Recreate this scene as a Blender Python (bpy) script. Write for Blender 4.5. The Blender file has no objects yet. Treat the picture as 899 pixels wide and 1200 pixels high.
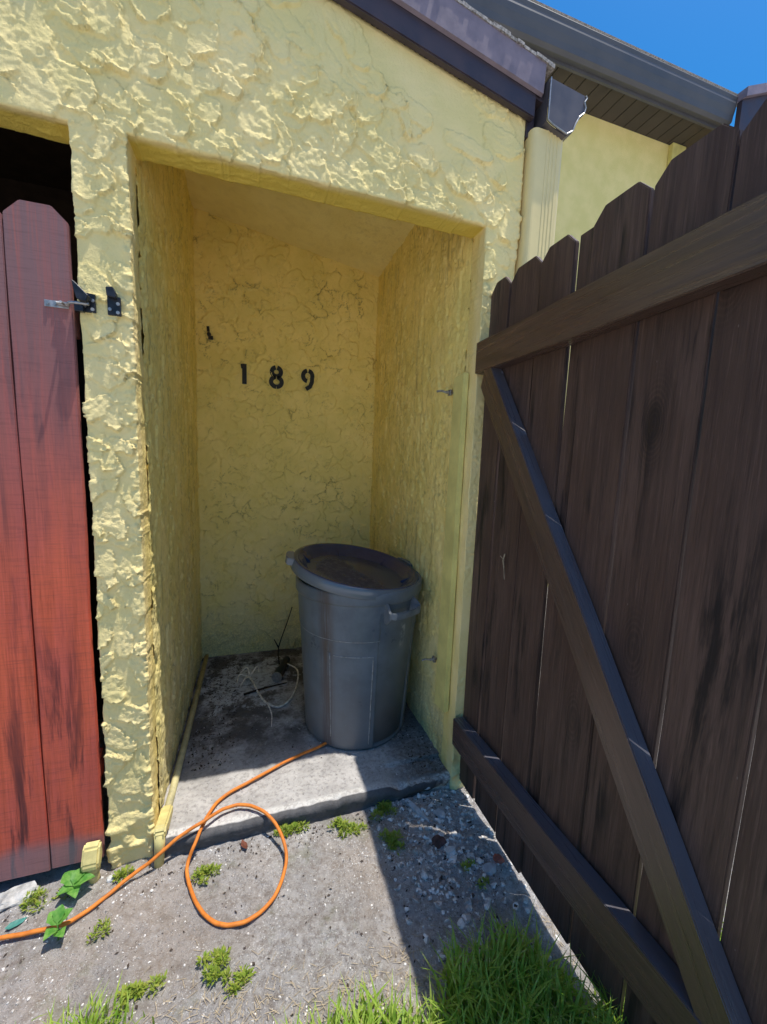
import bpy, bmesh, math, random
import numpy as np
from mathutils import Vector, Matrix
random.seed(11); RNG = np.random.default_rng(11)
scene = bpy.context.scene
COL = scene.collection
R = math.radians

# ------------------------------------------------------------------ object helpers
def link(o, parent=None):
    COL.objects.link(o)
    if parent: o.parent = parent
    return o
def tag(o, label=None, cat=None, group=None, kind=None):
    if label: o['label'] = label
    if cat: o['category'] = cat
    if group: o['group'] = group
    if kind: o['kind'] = kind
    return o
def empty(name, loc, label, cat, group=None):
    o = bpy.data.objects.new(name, None); o.location = loc; o.empty_display_size = .1
    link(o); return tag(o, label, cat, group)
def obj(name, bm_or_me, m, parent=None, smooth=False, world=True, matrix=None):
    """link ONE mesh object; geometry is given in world space when it has a parent"""
    if isinstance(bm_or_me, bmesh.types.BMesh):
        me = bpy.data.meshes.new(name); bm_or_me.to_mesh(me); bm_or_me.free()
    else: me = bm_or_me
    me.materials.clear()
    for mm in (m if isinstance(m, (list, tuple)) else [m]): me.materials.append(mm)
    if smooth is not None: me.polygons.foreach_set('use_smooth', [bool(smooth)]*len(me.polygons))
    o = bpy.data.objects.new(name, me); link(o, parent)
    if matrix is not None: o.matrix_local = matrix
    elif parent is not None and world:
        off = Vector(parent.location); p = parent.parent
        while p: off += Vector(p.location); p = p.parent
        o.location = -off
    return o
def mesh_np(name, V, F):
    me = bpy.data.meshes.new(name); me.from_pydata([tuple(v) for v in V], [], [tuple(f) for f in F]); me.update(); return me
def rec(o):                                      # move origin of a world-space mesh to its centre
    me = o.data; n = len(me.vertices); c = np.empty(n*3); me.vertices.foreach_get('co', c); c = c.reshape(-1, 3)
    ctr = (c.min(0)+c.max(0))/2; me.vertices.foreach_set('co', (c-ctr).ravel()); o.location = Vector(o.location)+Vector(ctr); me.update(); return o

# ------------------------------------------------------------------ shape helpers
def box(bm, x0, x1, y0, y1, z0, z1, bev=0, M=None):
    g = bmesh.ops.create_cube(bm, size=1)['verts']
    for v in g: v.co = Vector(((x0+x1)/2+v.co.x*(x1-x0), (y0+y1)/2+v.co.y*(y1-y0), (z0+z1)/2+v.co.z*(z1-z0)))
    if M is not None: bmesh.ops.transform(bm, matrix=M, verts=g)
    if bev:
        es = list({e for v in g for e in v.link_edges})
        bmesh.ops.bevel(bm, geom=es, offset=bev, segments=2, affect='EDGES', profile=.6)
    return bm
def prism(bm, pts, axis, a, b):
    """polygon given in the two other axes, extruded along axis from a to b"""
    def P(p, t):
        return {'x': (t, p[0], p[1]), 'y': (p[0], t, p[1]), 'z': (p[0], p[1], t)}[axis]
    A = [bm.verts.new(P(p, a)) for p in pts]; B = [bm.verts.new(P(p, b)) for p in pts]
    n = len(pts)
    bm.faces.new(A); bm.faces.new(B[::-1])
    for i in range(n): bm.faces.new((A[i], B[i], B[(i+1) % n], A[(i+1) % n]))
    bmesh.ops.recalc_face_normals(bm, faces=bm.faces[:])
    return bm
def catmull(P, n=8):
    P = [Vector(p) for p in P]; out = []
    Q = [2*P[0]-P[1]]+P+[2*P[-1]-P[-2]]
    for i in range(1, len(Q)-2):
        p0, p1, p2, p3 = Q[i-1:i+3]
        for k in range(n):
            t = k/n
            out.append(.5*((2*p1)+(p2-p0)*t+(2*p0-5*p1+4*p2-p3)*t*t+(3*p1-p0-3*p2+p3)*t**3))
    out.append(P[-1]); return out
def tube(bm, pts, r, seg=10, cap=True):
    pts = [Vector(p) for p in pts]; n = len(pts); rs = r if hasattr(r, '__len__') else [r]*n
    up = Vector((0, 0, 1)); rings = []; prev = None
    for i, p in enumerate(pts):
        t = (pts[min(i+1, n-1)]-pts[max(i-1, 0)]).normalized()
        if prev is None:
            a = t.orthogonal().normalized()
        else:
            a = (prev-t*prev.dot(t)).normalized()
        prev = a; b = t.cross(a)
        rings.append([bm.verts.new(p+(a*math.cos(k*2*math.pi/seg)+b*math.sin(k*2*math.pi/seg))*rs[i]) for k in range(seg)])
    for i in range(n-1):
        for k in range(seg): bm.faces.new((rings[i][k], rings[i][(k+1) % seg], rings[i+1][(k+1) % seg], rings[i+1][k]))
    if cap: bm.faces.new(rings[0][::-1]); bm.faces.new(rings[-1])
    return bm
def sweep_rect(bm, pts, w, h, up=Vector((0, 0, 1))):
    """rectangular bar along pts; h along up, w across"""
    pts = [Vector(p) for p in pts]; n = len(pts); rings = []
    for i, p in enumerate(pts):
        t = (pts[min(i+1, n-1)]-pts[max(i-1, 0)]).normalized()
        s = t.cross(up).normalized(); u = s.cross(t)
        rings.append([bm.verts.new(p+s*w/2*a+u*h/2*b) for a, b in ((-1, -1), (1, -1), (1, 1), (-1, 1))])
    for i in range(n-1):
        for k in range(4): bm.faces.new((rings[i][k], rings[i][(k+1) % 4], rings[i+1][(k+1) % 4], rings[i+1][k]))
    bm.faces.new(rings[0][::-1]); bm.faces.new(rings[-1])
    bmesh.ops.recalc_face_normals(bm, faces=bm.faces[:])
    return bm

# ------------------------------------------------------------------ numpy noise
def _h(i, j, k, s):
    with np.errstate(over='ignore'):
        n = (i.astype(np.uint32)*np.uint32(374761393)) ^ (j.astype(np.uint32)*np.uint32(668265263)) ^ (k.astype(np.uint32)*np.uint32(2147483647)) ^ np.uint32((s*144665+977) & 0xffffffff)
        n = (n ^ (n >> np.uint32(13)))*np.uint32(1274126177); n = n ^ (n >> np.uint32(16)); n = n*np.uint32(2246822519); n ^= n >> np.uint32(13)
    return n.astype(np.float64)/4294967295.0*2-1
def vnoise(x, y, z=None, s=0):
    if z is None: z = np.zeros_like(x)
    i = np.floor(x).astype(np.int64); j = np.floor(y).astype(np.int64); k = np.floor(z).astype(np.int64)
    f = lambda t: t*t*t*(t*(t*6-15)+10)
    u, v, w = f(x-i), f(y-j), f(z-k)
    r = 0
    for a in (0, 1):
        for b in (0, 1):
            for c in (0, 1):
                r = r+_h(i+a, j+b, k+c, s)*(u if a else 1-u)*(v if b else 1-v)*(w if c else 1-w)
    return r
def fbm(x, y, z=None, o=4, s=0, g=.5):
    if z is None: z = np.zeros_like(x)
    r = 0; a = 1; t = 0
    for q in range(o):
        m = 2.03**q; r = r+a*vnoise(x*m+q*7.3, y*m-q*3.1, z*m+q*1.7, s+q); t += a; a *= g
    return r/t*1.5
def sstep(a, b, x):
    t = np.clip((x-a)/(b-a), 0, 1); return t*t*(3-2*t)
def grid_mesh(name, us, vs, fn):
    U, V = np.meshgrid(us, vs, indexing='xy'); P = fn(U.ravel(), V.ravel())
    nu, nv = len(us), len(vs); i = np.arange((nu-1)*(nv-1)); r = i//(nu-1); c = i % (nu-1); a = r*nu+c
    F = np.stack([a, a+1, a+1+nu, a+nu], 1)
    me = bpy.data.meshes.new(name); me.vertices.add(len(P)); me.vertices.foreach_set('co', P.ravel().astype(np.float32))
    me.loops.add(F.size); me.loops.foreach_set('vertex_index', F.ravel().astype(np.int32)); me.polygons.add(len(F))
    me.polygons.foreach_set('loop_start', np.arange(0, F.size, 4, dtype=np.int32)); me.update(calc_edges=True); return me
def attr(me, name, vals):
    a = me.attributes.new(name, 'FLOAT', 'POINT'); a.data.foreach_set('value', np.asarray(vals, np.float32))

# ------------------------------------------------------------------ material helpers
class MB:
    def __init__(s, name, rough=.8, spec=.3):
        s.m = bpy.data.materials.new(name); s.m.use_nodes = True; s.nt = s.m.node_tree; s.n = s.nt.nodes
        s.b = s.n['Principled BSDF']; s.b.inputs['Roughness'].default_value = rough; s.b.inputs['Specular IOR Level'].default_value = spec
        s.tc = s.n.new('ShaderNodeTexCoord'); s.geo = s.n.new('ShaderNodeNewGeometry')
    def L(s, a, b): s.nt.links.new(a, b)
    def set(s, sock, v):
        if isinstance(v, bpy.types.NodeSocket): s.L(v, sock)
        else: sock.default_value = v
    def map(s, scale=(1, 1, 1), src='Object', rot=(0, 0, 0), loc=(0, 0, 0)):
        k = s.n.new('ShaderNodeMapping'); k.inputs['Scale'].default_value = scale; k.inputs['Rotation'].default_value = rot; k.inputs['Location'].default_value = loc
        s.L(s.geo.outputs['Position'] if src == 'World' else s.tc.outputs[src], k.inputs['Vector']); return k.outputs[0]
    def noise(s, vec, scale, detail=4, rough=.55, dist=0, out='Fac'):
        k = s.n.new('ShaderNodeTexNoise'); k.inputs['Scale'].default_value = scale; k.inputs['Detail'].default_value = detail
        k.inputs['Roughness'].default_value = rough; k.inputs['Distortion'].default_value = dist; s.L(vec, k.inputs['Vector']); return k.outputs[out]
    def vor(s, vec, scale, feature='F1', out='Distance', rand=1):
        k = s.n.new('ShaderNodeTexVoronoi'); k.feature = feature; k.inputs['Scale'].default_value = scale; k.inputs['Randomness'].default_value = rand; s.L(vec, k.inputs['Vector']); return k.outputs[out]
    def ramp(s, f, a, b, lo=0., hi=1.):
        k = s.n.new('ShaderNodeMapRange'); k.interpolation_type = 'SMOOTHSTEP'
        s.set(k.inputs['Value'], f); k.inputs['From Min'].default_value = a; k.inputs['From Max'].default_value = b
        k.inputs['To Min'].default_value = lo; k.inputs['To Max'].default_value = hi; return k.outputs[0]
    def math(s, op, a, b=0., c=0.):
        k = s.n.new('ShaderNodeMath'); k.operation = op
        for q, v in zip(k.inputs, (a, b, c)): s.set(q, v)
        return k.outputs[0]
    def mix(s, f, a, b, blend='MIX'):
        k = s.n.new('ShaderNodeMix'); k.data_type = 'RGBA'; k.blend_type = blend
        c = lambda v: (*v, 1) if isinstance(v, tuple) and len(v) == 3 else v
        s.set(k.inputs['Factor'], f); s.set(k.inputs[6], c(a)); s.set(k.inputs[7], c(b)); return k.outputs[2]
    def sep(s, vec):
        k = s.n.new('ShaderNodeSeparateXYZ'); s.L(vec, k.inputs[0]); return k.outputs
    def attr(s, name):
        k = s.n.new('ShaderNodeAttribute'); k.attribute_name = name; return k.outputs['Fac']
    def rnd(s):
        return s.n.new('ShaderNodeObjectInfo').outputs['Random']
    def bump(s, h, strength=.5, dist=.005, prev=None):
        k = s.n.new('ShaderNodeBump'); k.inputs['Strength'].default_value = strength; k.inputs['Distance'].default_value = dist
        s.L(h, k.inputs['Height'])
        if prev is not None: s.L(prev, k.inputs['Normal'])
        return k.outputs[0]
    def done(s, col=None, rough=None, normal=None, **kw):
        if col is not None: s.set(s.b.inputs['Base Color'], (*col, 1) if isinstance(col, tuple) else col)
        if rough is not None: s.set(s.b.inputs['Roughness'], rough)
        if normal is not None: s.L(normal, s.b.inputs['Normal'])
        for k, v in kw.items(): s.set(s.b.inputs[k], v)
        return s.m

def m_stucco(name, base, dirt=(.10, .075, .03), dirt_shade_amt=.6, low_fade=False, stains=0., bounce_tint=None):
    k = MB(name, .95, .1); v = k.map(src='World')
    n1 = k.noise(v, 5, 5); n2 = k.noise(v, 90, 4, .65); n3 = k.noise(v, 320, 3, .6)
    c = k.mix(k.ramp(n1, .35, .7), base, tuple(min(1, a*b) for a, b in zip(base, (1.12, 1.10, 1.22))))
    if bounce_tint: c = k.mix(k.attr('bounce_tint'), c, bounce_tint)  # ground bounce on soffit and reveals, put into the colour as deeper yellow
    c = k.mix(k.ramp(n2, .62, .8, 0, .35), c, tuple(a*.55 for a in base))
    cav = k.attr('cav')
    c = k.mix(k.math('MULTIPLY', cav, dirt_shade_amt), c, dirt)  # crevice darkening: dirt plus ridge shade put into the colour
    z = k.sep(v)[2]
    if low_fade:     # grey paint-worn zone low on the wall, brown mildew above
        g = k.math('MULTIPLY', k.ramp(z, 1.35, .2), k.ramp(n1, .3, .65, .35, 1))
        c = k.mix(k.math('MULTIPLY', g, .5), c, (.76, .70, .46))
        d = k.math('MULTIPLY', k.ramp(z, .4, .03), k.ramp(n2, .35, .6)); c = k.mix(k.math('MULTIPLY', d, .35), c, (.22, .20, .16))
    if stains:
        vs = k.map((26, 26, 1.3), 'World'); st = k.ramp(k.noise(vs, 1, 5, .7), .5, .75)
        c = k.mix(k.math('MULTIPLY', st, stains), c, (.16, .12, .06))
    h = k.math('ADD', k.math('MULTIPLY', n2, 1.0), k.math('MULTIPLY', n3, .35))
    return k.done(c, None, k.bump(h, .8, .004))
def m_wood(name, base, worn, dark, streak=.5, spec=.35, rough=.55, low=None, sky_tint=False):
    k = MB(name, rough, spec); r = k.rnd()
    off = k.math('MULTIPLY', r, 37.0); cx = k.n.new('ShaderNodeCombineXYZ'); k.L(off, cx.inputs[0]); k.L(off, cx.inputs[2])
    add = k.n.new('ShaderNodeVectorMath'); add.operation = 'ADD'; k.L(k.tc.outputs['Object'], add.inputs[0]); k.L(cx.outputs[0], add.inputs[1])
    def mp(sc):
        q = k.n.new('ShaderNodeMapping'); q.inputs['Scale'].default_value = sc; k.L(add.outputs[0], q.inputs['Vector']); return q.outputs[0]
    g = k.noise(mp((70, 70, 2.2)), 1, 6, .7, .6); gf = k.noise(mp((220, 220, 7)), 1, 4, .7)
    big = k.noise(mp((6, 6, 1.6)), 1, 4, .6); st = k.noise(mp((22, 22, 1.6)), 1, 5, .7, .4)
    vk = k.vor(mp((4.5, 4.5, 1.9)), 1); kn = k.ramp(vk, .13, .05)
    ring = k.math('MULTIPLY', k.ramp(vk, .30, .06), k.math('ABSOLUTE', k.math('SINE', k.math('MULTIPLY', vk, 130.0))))
    c = k.mix(k.ramp(big, .35, .65), base, worn)
    c = k.mix(k.ramp(g, .35, .75, 0, .55), c, tuple(a*.6 for a in base))
    c = k.mix(k.ramp(gf, .52, .70, 0, .5), c, tuple(a*.45 for a in base)); c = k.mix(k.ramp(gf, .44, .34, 0, .35), c, tuple(min(1, a*1.5) for a in worn))
    c = k.mix(k.math('MULTIPLY', k.math('MULTIPLY', k.ramp(st, .47, .64), k.ramp(big, .42, .58)), streak), c, dark)
    c = k.mix(k.math('MULTIPLY', kn, .7), c, dark); c = k.mix(k.math('MULTIPLY', ring, .45), c, dark)
    sp = k.ramp(k.vor(mp((24, 24, 9)), 1), .035, .015); c = k.mix(k.math('MULTIPLY', sp, .35), c, (.35, .31, .27))
    if low: c = low(k, c, g, big, st)
    if sky_tint: c = k.mix(k.math('MULTIPLY', k.ramp(k.sep(k.geo.outputs['Normal'])[2], .35, .6), k.ramp(big, .3, .6, .35, .75)), c, (.105, .115, .15))  # sky reflection on upward faces, put into the colour as blue-grey
    h = k.math('ADD', k.math('MULTIPLY', g, .8), k.math('ADD', k.math('MULTIPLY', gf, .5), k.math('MULTIPLY', ring, -.25)))
    rr = k.ramp(g, .3, .8, rough-.1, rough+.2)
    return k.done(c, rr, k.bump(h, .5, .0025))
def m_plain(name, col, rough=.6, spec=.35, var=.25, scale=18, bump=.2, metal=0., dirt=None):
    k = MB(name, rough, spec); v = k.map(); n = k.noise(v, scale, 5, .6); n2 = k.noise(v, scale*9, 3)
    c = k.mix(k.ramp(n, .3, .7), tuple(a*(1-var) for a in col), tuple(min(1, a*(1+var)) for a in col))
    if dirt: c = k.mix(k.ramp(k.noise(v, scale*.4, 6, .7), .5, .72, 0, .8), c, dirt)
    return k.done(c, k.ramp(n, .3, .7, max(.05, rough-.1), min(1, rough+.1)), k.bump(n2, bump, .002), Metallic=metal)

YEL = (.60, .505, .185)
M = {}
M['wall'] = m_stucco('stucco_front', (.86, .705, .31), (.48, .35, .10), .4, bounce_tint=(.80, .60, .12))
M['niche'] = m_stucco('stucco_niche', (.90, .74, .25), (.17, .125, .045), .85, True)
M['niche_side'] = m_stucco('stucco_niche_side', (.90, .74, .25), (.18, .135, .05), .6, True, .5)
M['ceiling'] = m_stucco('stucco_ceiling', (.93, .80, .36), (.3, .22, .08), .3)
M['house'] = m_stucco('stucco_house', (.80, .68, .27), dirt_shade_amt=.2)
M['trim'] = m_plain('painted_trim', (.70, .62, .22), .55, .4, .12, 9, .25)
M['gate'] = m_wood('brown_stain', (.080, .047, .037), (.122, .075, .060), (.014, .010, .0105), 1.0)
M['gate_rail'] = m_wood('brown_stain_rail', (.074, .044, .035), (.103, .064, .052), (.022, .015, .015), .5, .9, .32, sky_tint=True)
def low_red(k, c, g, big, st):
    z = k.sep(k.geo.outputs['Position'])[2]
    c = k.mix(k.math('MULTIPLY', k.ramp(z, .75, 1.95), k.ramp(g, .2, .6, .55, 1)), c, (.26, .145, .145))
    c = k.mix(k.math('MULTIPLY', k.ramp(z, 1.0, .25), k.ramp(st, .47, .62, 0, .7)), c, (.045, .025, .03))
    e = k.math('ADD', z, k.math('MULTIPLY', big, -.08)); c = k.mix(k.ramp(e, .06, .0, 0, .6), c, (.22, .22, .235))
    saw = k.noise(k.map((10, 10, 210)), 1, 3, .7); return k.mix(k.ramp(saw, .45, .75, 0, .3), c, (.10, .05, .05))
M['red'] = m_wood('red_stain', (.76, .145, .07), (.60, .12, .085), (.06, .024, .026), .55, .2, .75, low_red)
M['bay_shade'] = m_plain('dark_interior', (.045, .030, .020), .9, .1)  # lining of the unlit bay, its darkness put into the colour
M['fascia'] = m_plain('brown_fascia_paint', (.052, .036, .044), .45, .45, .2, 12, .15)
M['drip'] = m_plain('drip_edge_metal', (.22, .17, .195), .38, .5, .15, 14, .1)
M['shingle'] = m_plain('roof_shingle', (.34, .31, .29), .95, .1, .5, 120, .8)
M['gutter'] = m_plain('gutter_metal', (.085, .075, .085), .42, .5, .15, 10, .05)
M['house_gutter'] = m_plain('house_gutter_metal', (.085, .085, .095), .5, .4, .1, 4, .05)
M['downspout'] = m_plain('downspout_paint', (.80, .64, .30), .4, .45, .06, 5, .06)
M['num'] = m_plain('black_number', (.012, .012, .013), .5, .4, .2, 40, .1)
M['black_metal'] = m_plain('black_metal', (.02, .022, .03), .4, .5, .4, 60, .2, .3)
M['steel'] = m_plain('weathered_steel', (.38, .37, .37), .45, .5, .25, 80, .2, .8)
M['pipe_shade'] = m_plain('pipe_painted', (.52, .46, .24), .6, .3, .2, 20, .2, 0, (.22, .20, .16))  # same yellow pipe inside the niche, shade mixed into a greyer colour
M['pipe'] = m_plain('pipe_yellow', (.62, .53, .22), .55, .35, .15, 30, .2)
M['cord'] = m_plain('orange_cord', (.66, .20, .030), .6, .3, .22, 30, .1, 0, (.50, .16, .03))
M['rock'] = m_plain('pale_rock', (.42, .41, .39), .95, .15, .35, 30, .9)
M['rock_white'] = m_plain('white_rock', (.6, .59, .57), .95, .15, .25, 40, .9)
M['rock_brown'] = m_plain('brown_rock', (.10, .06, .055), .9, .2, .35, 40, .9)
M['rock_red'] = m_plain('red_rock', (.42, .14, .10), .9, .2, .3, 40, .9)
M['slate'] = m_plain('grey_shard', (.45, .46, .47), .85, .2, .25, 30, .6)
M['bark'] = m_plain('stick_bark', (.035, .026, .022), .9, .15, .4, 60, .8)
M['root'] = m_plain('dry_root', (.78, .73, .64), .85, .2, .3, 60, .6)
M['tube'] = m_plain('dark_tube', (.03, .028, .03), .5, .4, .3, 40, .3)
M['leaf_dead'] = m_plain('dead_leaf', (.15, .055, .035), .8, .2, .35, 60, .5)
M['teal'] = m_plain('teal_plastic', (.06, .23, .20), .5, .35, .2, 40, .2)
M['straw'] = m_plain('dry_straw', (.42, .34, .23), .85, .2, .3, 60, .4)
def m_leaf(name, a, b, sc=20, dry=None):
    k = MB(name, .5, .4); v = k.map(src='World'); n = k.noise(v, sc, 4)
    c = k.mix(k.ramp(n, .3, .7), a, b)
    if dry: c = k.mix(k.ramp(k.noise(v, 70, 2), .62, .68, 0, .8), c, dry)
    k.done(c)
    t = k.n.new('ShaderNodeBsdfTranslucent'); k.L(c, t.inputs['Color'])
    mx = k.n.new('ShaderNodeMixShader'); mx.inputs[0].default_value = .45
    k.L(k.b.outputs[0], mx.inputs[1]); k.L(t.outputs[0], mx.inputs[2]); k.L(mx.outputs[0], k.n['Material Output'].inputs['Surface']); return k.m
M['grass'] = m_leaf('grass_blade', (.20, .40, .035), (.52, .64, .12), 45, (.62, .52, .24))
M['weed'] = m_leaf('weed_leaf', (.22, .36, .04), (.48, .52, .10), 90)
M['seedling'] = m_leaf('seedling_leaf', (.10, .33, .05), (.24, .50, .10), 70)

# concrete slab: dusty grey, dark litter stain at the back, spilt white paint, darker front face
def m_slab():
    k = MB('concrete', .92, .2); v = k.map(src='World'); x, y, z = k.sep(v)
    n = k.noise(v, 7, 6, .65); f = k.noise(v, 60, 5, .7); ff = k.noise(v, 260, 3, .7)
    c = k.mix(k.ramp(n, .35, .65), (.36, .345, .335), (.50, .48, .465)); c = k.mix(k.ramp(f, .45, .7, 0, .6), c, (.16, .15, .145))
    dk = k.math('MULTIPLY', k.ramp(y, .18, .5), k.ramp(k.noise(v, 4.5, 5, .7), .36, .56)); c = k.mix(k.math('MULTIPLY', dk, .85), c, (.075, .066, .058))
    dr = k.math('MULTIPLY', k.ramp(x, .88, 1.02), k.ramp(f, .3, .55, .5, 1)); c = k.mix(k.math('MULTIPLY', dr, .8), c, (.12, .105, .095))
    vd = k.n.new('ShaderNodeVectorMath'); vd.operation = 'DISTANCE'; k.L(v, vd.inputs[0]); vd.inputs[1].default_value = (.30, 1.02, 0)
    pt = k.math('ADD', vd.outputs['Value'], k.math('MULTIPLY', k.math('SUBTRACT', k.noise(v, 9, 6, .75), .5), .9))
    pm = k.math('MULTIPLY', k.ramp(pt, .30, .18), k.ramp(k.noise(v, 34, 4, .7), .36, .52)); c = k.mix(k.math('MULTIPLY', pm, .85), c, (.62, .64, .66))
    sp = k.ramp(k.vor(v, 55), .11, .07); c = k.mix(k.math('MULTIPLY', sp, .6), c, (.6, .58, .55))
    sd = k.ramp(k.vor(k.map(src='World', loc=(3, 1, 0)), 38), .12, .06); c = k.mix(k.math('MULTIPLY', sd, .7), c, (.05, .045, .04))
    ed = k.math('MULTIPLY', k.ramp(y, -.004, -.0085), k.ramp(k.noise(k.map((8, 8, 30), 'World'), 1, 4), .2, .42)); c = k.mix(k.math('MULTIPLY', ed, .85), c, (.055, .055, .06))
    wl = k.math('MULTIPLY', k.math('MULTIPLY', k.ramp(y, .03, .012), k.ramp(y, -.006, -.001)), k.ramp(f, .42, .56)); c = k.mix(k.math('MULTIPLY', wl, .75), c, (.66, .65, .62))
    return k.done(c, None, k.bump(k.math('ADD', f, k.math('MULTIPLY', ff, .5)), .6, .006))
M['slab'] = m_slab()
def m_ground():
    k = MB('dirt', .95, .12); v = k.map(src='World'); x, y, z = k.sep(v)
    n = k.noise(v, 3.2, 6, .65); f = k.noise(v, 45, 6, .75); ff = k.noise(v, 210, 4, .75)
    c = k.mix(k.ramp(n, .35, .68), (.44, .415, .40), (.63, .605, .59)); c = k.mix(k.ramp(f, .42, .66), c, (.31, .275, .25))
    c = k.mix(k.ramp(k.noise(v, 1.7, 4), .48, .64, 0, .5), c, (.46, .37, .30))
    wz = k.ramp(k.noise(v, 6, 4), .42, .62)
    w1 = k.math('MULTIPLY', k.ramp(k.noise(v, 150, 4, .7), .55, .66), k.math('ADD', .5, wz)); c = k.mix(k.math('MINIMUM', k.math('MULTIPLY', w1, .8), 1.), c, (.78, .76, .73))
    d1 = k.ramp(k.vor(v, 95), .16, .08); c = k.mix(k.math('MULTIPLY', d1, .7), c, (.06, .05, .044))
    c = k.mix(k.math('MULTIPLY', k.ramp(k.noise(v, 15, 6, .75), .50, .66), .5), c, (.26, .225, .20)); c = k.mix(k.math('MULTIPLY', k.ramp(k.noise(v, 9, 5, .7), .56, .68), .35), c, (.24, .25, .15))
    far = k.ramp(k.math('MULTIPLY', y, -1.), 1.35, 1.9); c = k.mix(far, c, (.64, .61, .56))  # unseen ground behind the camera, paled to bounce light into the niche
    return k.done(c, None, k.bump(k.math('ADD', f, k.math('MULTIPLY', ff, .7)), 1.0, .014))
M['ground'] = m_ground()
def m_pebble():
    k = MB('pebble', .9, .2); v = k.map(src='World'); cell = k.vor(v, 70, out='Color'); r = k.sep(cell)[0]
    c = k.mix(k.ramp(r, .2, .95), (.28, .255, .235), (.72, .70, .67)); c = k.mix(k.ramp(r, .06, .04), c, (.07, .055, .05))
    return k.done(c, None, k.bump(k.noise(v, 300, 3), .5, .002))
M['pebble'] = m_pebble()
M['litter'] = m_plain('leaf_litter', (.065, .05, .04), .9, .15, .5, 60, .4)
# can plastic
def m_can():
    k = MB('can_plastic', .46, .4); o = k.tc.outputs['Object']; x, y, z = k.sep(o)
    th = k.math('ARCTAN2', y, x)
    cb = k.n.new('ShaderNodeCombineXYZ'); k.L(k.math('MULTIPLY', th, 9.), cb.inputs[0]); k.L(k.math('MULTIPLY', z, .9), cb.inputs[2])
    st = k.noise(cb.outputs[0], 3.2, 5, .75); n = k.noise(k.map(), 9, 6, .65); f = k.noise(k.map(), 60, 4, .7)
    c = k.mix(k.ramp(n, .3, .7), (.095, .118, .145), (.14, .168, .20))
    lo = k.ramp(k.math('ADD', z, k.math('MULTIPLY', n, .4)), .62, .22); c = k.mix(k.math('MULTIPLY', lo, .55), c, (.165, .158, .163))
    c = k.mix(k.ramp(st, .56, .74, 0, .42), c, (.15, .125, .12))
    a = k.math('ABSOLUTE', k.math('ADD', th, 2.33)); band = k.math('MULTIPLY', k.ramp(a, .19, .02), k.ramp(st, .34, .52)); c = k.mix(k.math('MULTIPLY', band, .75), c, (.075, .052, .048))
    c = k.mix(k.ramp(f, .66, .74, 0, .4), c, (.30, .31, .32))
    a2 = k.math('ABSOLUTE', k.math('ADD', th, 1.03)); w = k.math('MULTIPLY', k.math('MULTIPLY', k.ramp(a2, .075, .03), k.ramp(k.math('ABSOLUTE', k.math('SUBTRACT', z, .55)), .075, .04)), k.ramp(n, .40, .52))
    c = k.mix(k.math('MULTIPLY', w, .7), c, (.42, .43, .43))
    return k.done(c, k.ramp(n, .3, .7, .27, .46), k.bump(f, .12, .002))
M['can'] = m_can()
M['can_ridge'] = m_plain('can_scuffed_ridge', (.27, .275, .28), .55, .35, .35, 50, .3)
M['can_handle'] = m_plain('can_handle_plastic', (.13, .15, .175), .42, .45, .2, 20, .1)
def m_lid():
    k = MB('lid_plastic', .3, .6); v = k.map(); x, y, z = k.sep(v)
    r = k.math('SQRT', k.math('ADD', k.math('MULTIPLY', x, x), k.math('MULTIPLY', y, y))); n = k.noise(v, 9, 6, .7); f = k.noise(v, 45, 4, .7)
    c = k.mix(k.ramp(n, .3, .7), (.014, .026, .070), (.026, .044, .11))
    c = k.mix(k.ramp(r, .310, .320), c, (.13, .155, .185))
    d = k.math('MULTIPLY', k.ramp(k.math('ADD', r, k.math('MULTIPLY', n, .12)), .275, .235), k.ramp(f, .3, .6, .15, .9)); d = k.math('MULTIPLY', d, k.ramp(k.math('ADD', k.math('ADD', x, k.math('MULTIPLY', y, .5)), k.math('MULTIPLY', n, .2)), .13, .09))
    c = k.mix(k.math('MULTIPLY', d, .55), c, (.050, .044, .046))
    return k.done(c, k.ramp(d, 0, 1, .20, .7), k.bump(f, .15, .002))
M['lid'] = m_lid()

# ------------------------------------------------------------------ setting: ground and slab
def ground_z(x, y):
    return -.077+.010*fbm(x*3.1, y*3.1, o=3, s=5)+.0065*fbm(x*16, y*16, o=4, s=9)+.004*np.maximum(0, fbm(x*40, y*40, o=2, s=15))
def tails(a, b, n, far):
    t = (np.geomspace(.02, far, 26)); return np.concatenate([a-t[::-1], np.linspace(a, b, n), b+t])
gx = tails(-.75, 1.75, 380, 220); gy = tails(-1.35, .06, 220, 220)
g = grid_mesh('ground', gx, gy, lambda x, y: np.stack([x, y, ground_z(x, y)], 1))
ground = tag(obj('ground', g, M['ground'], smooth=True), kind='structure')

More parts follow.
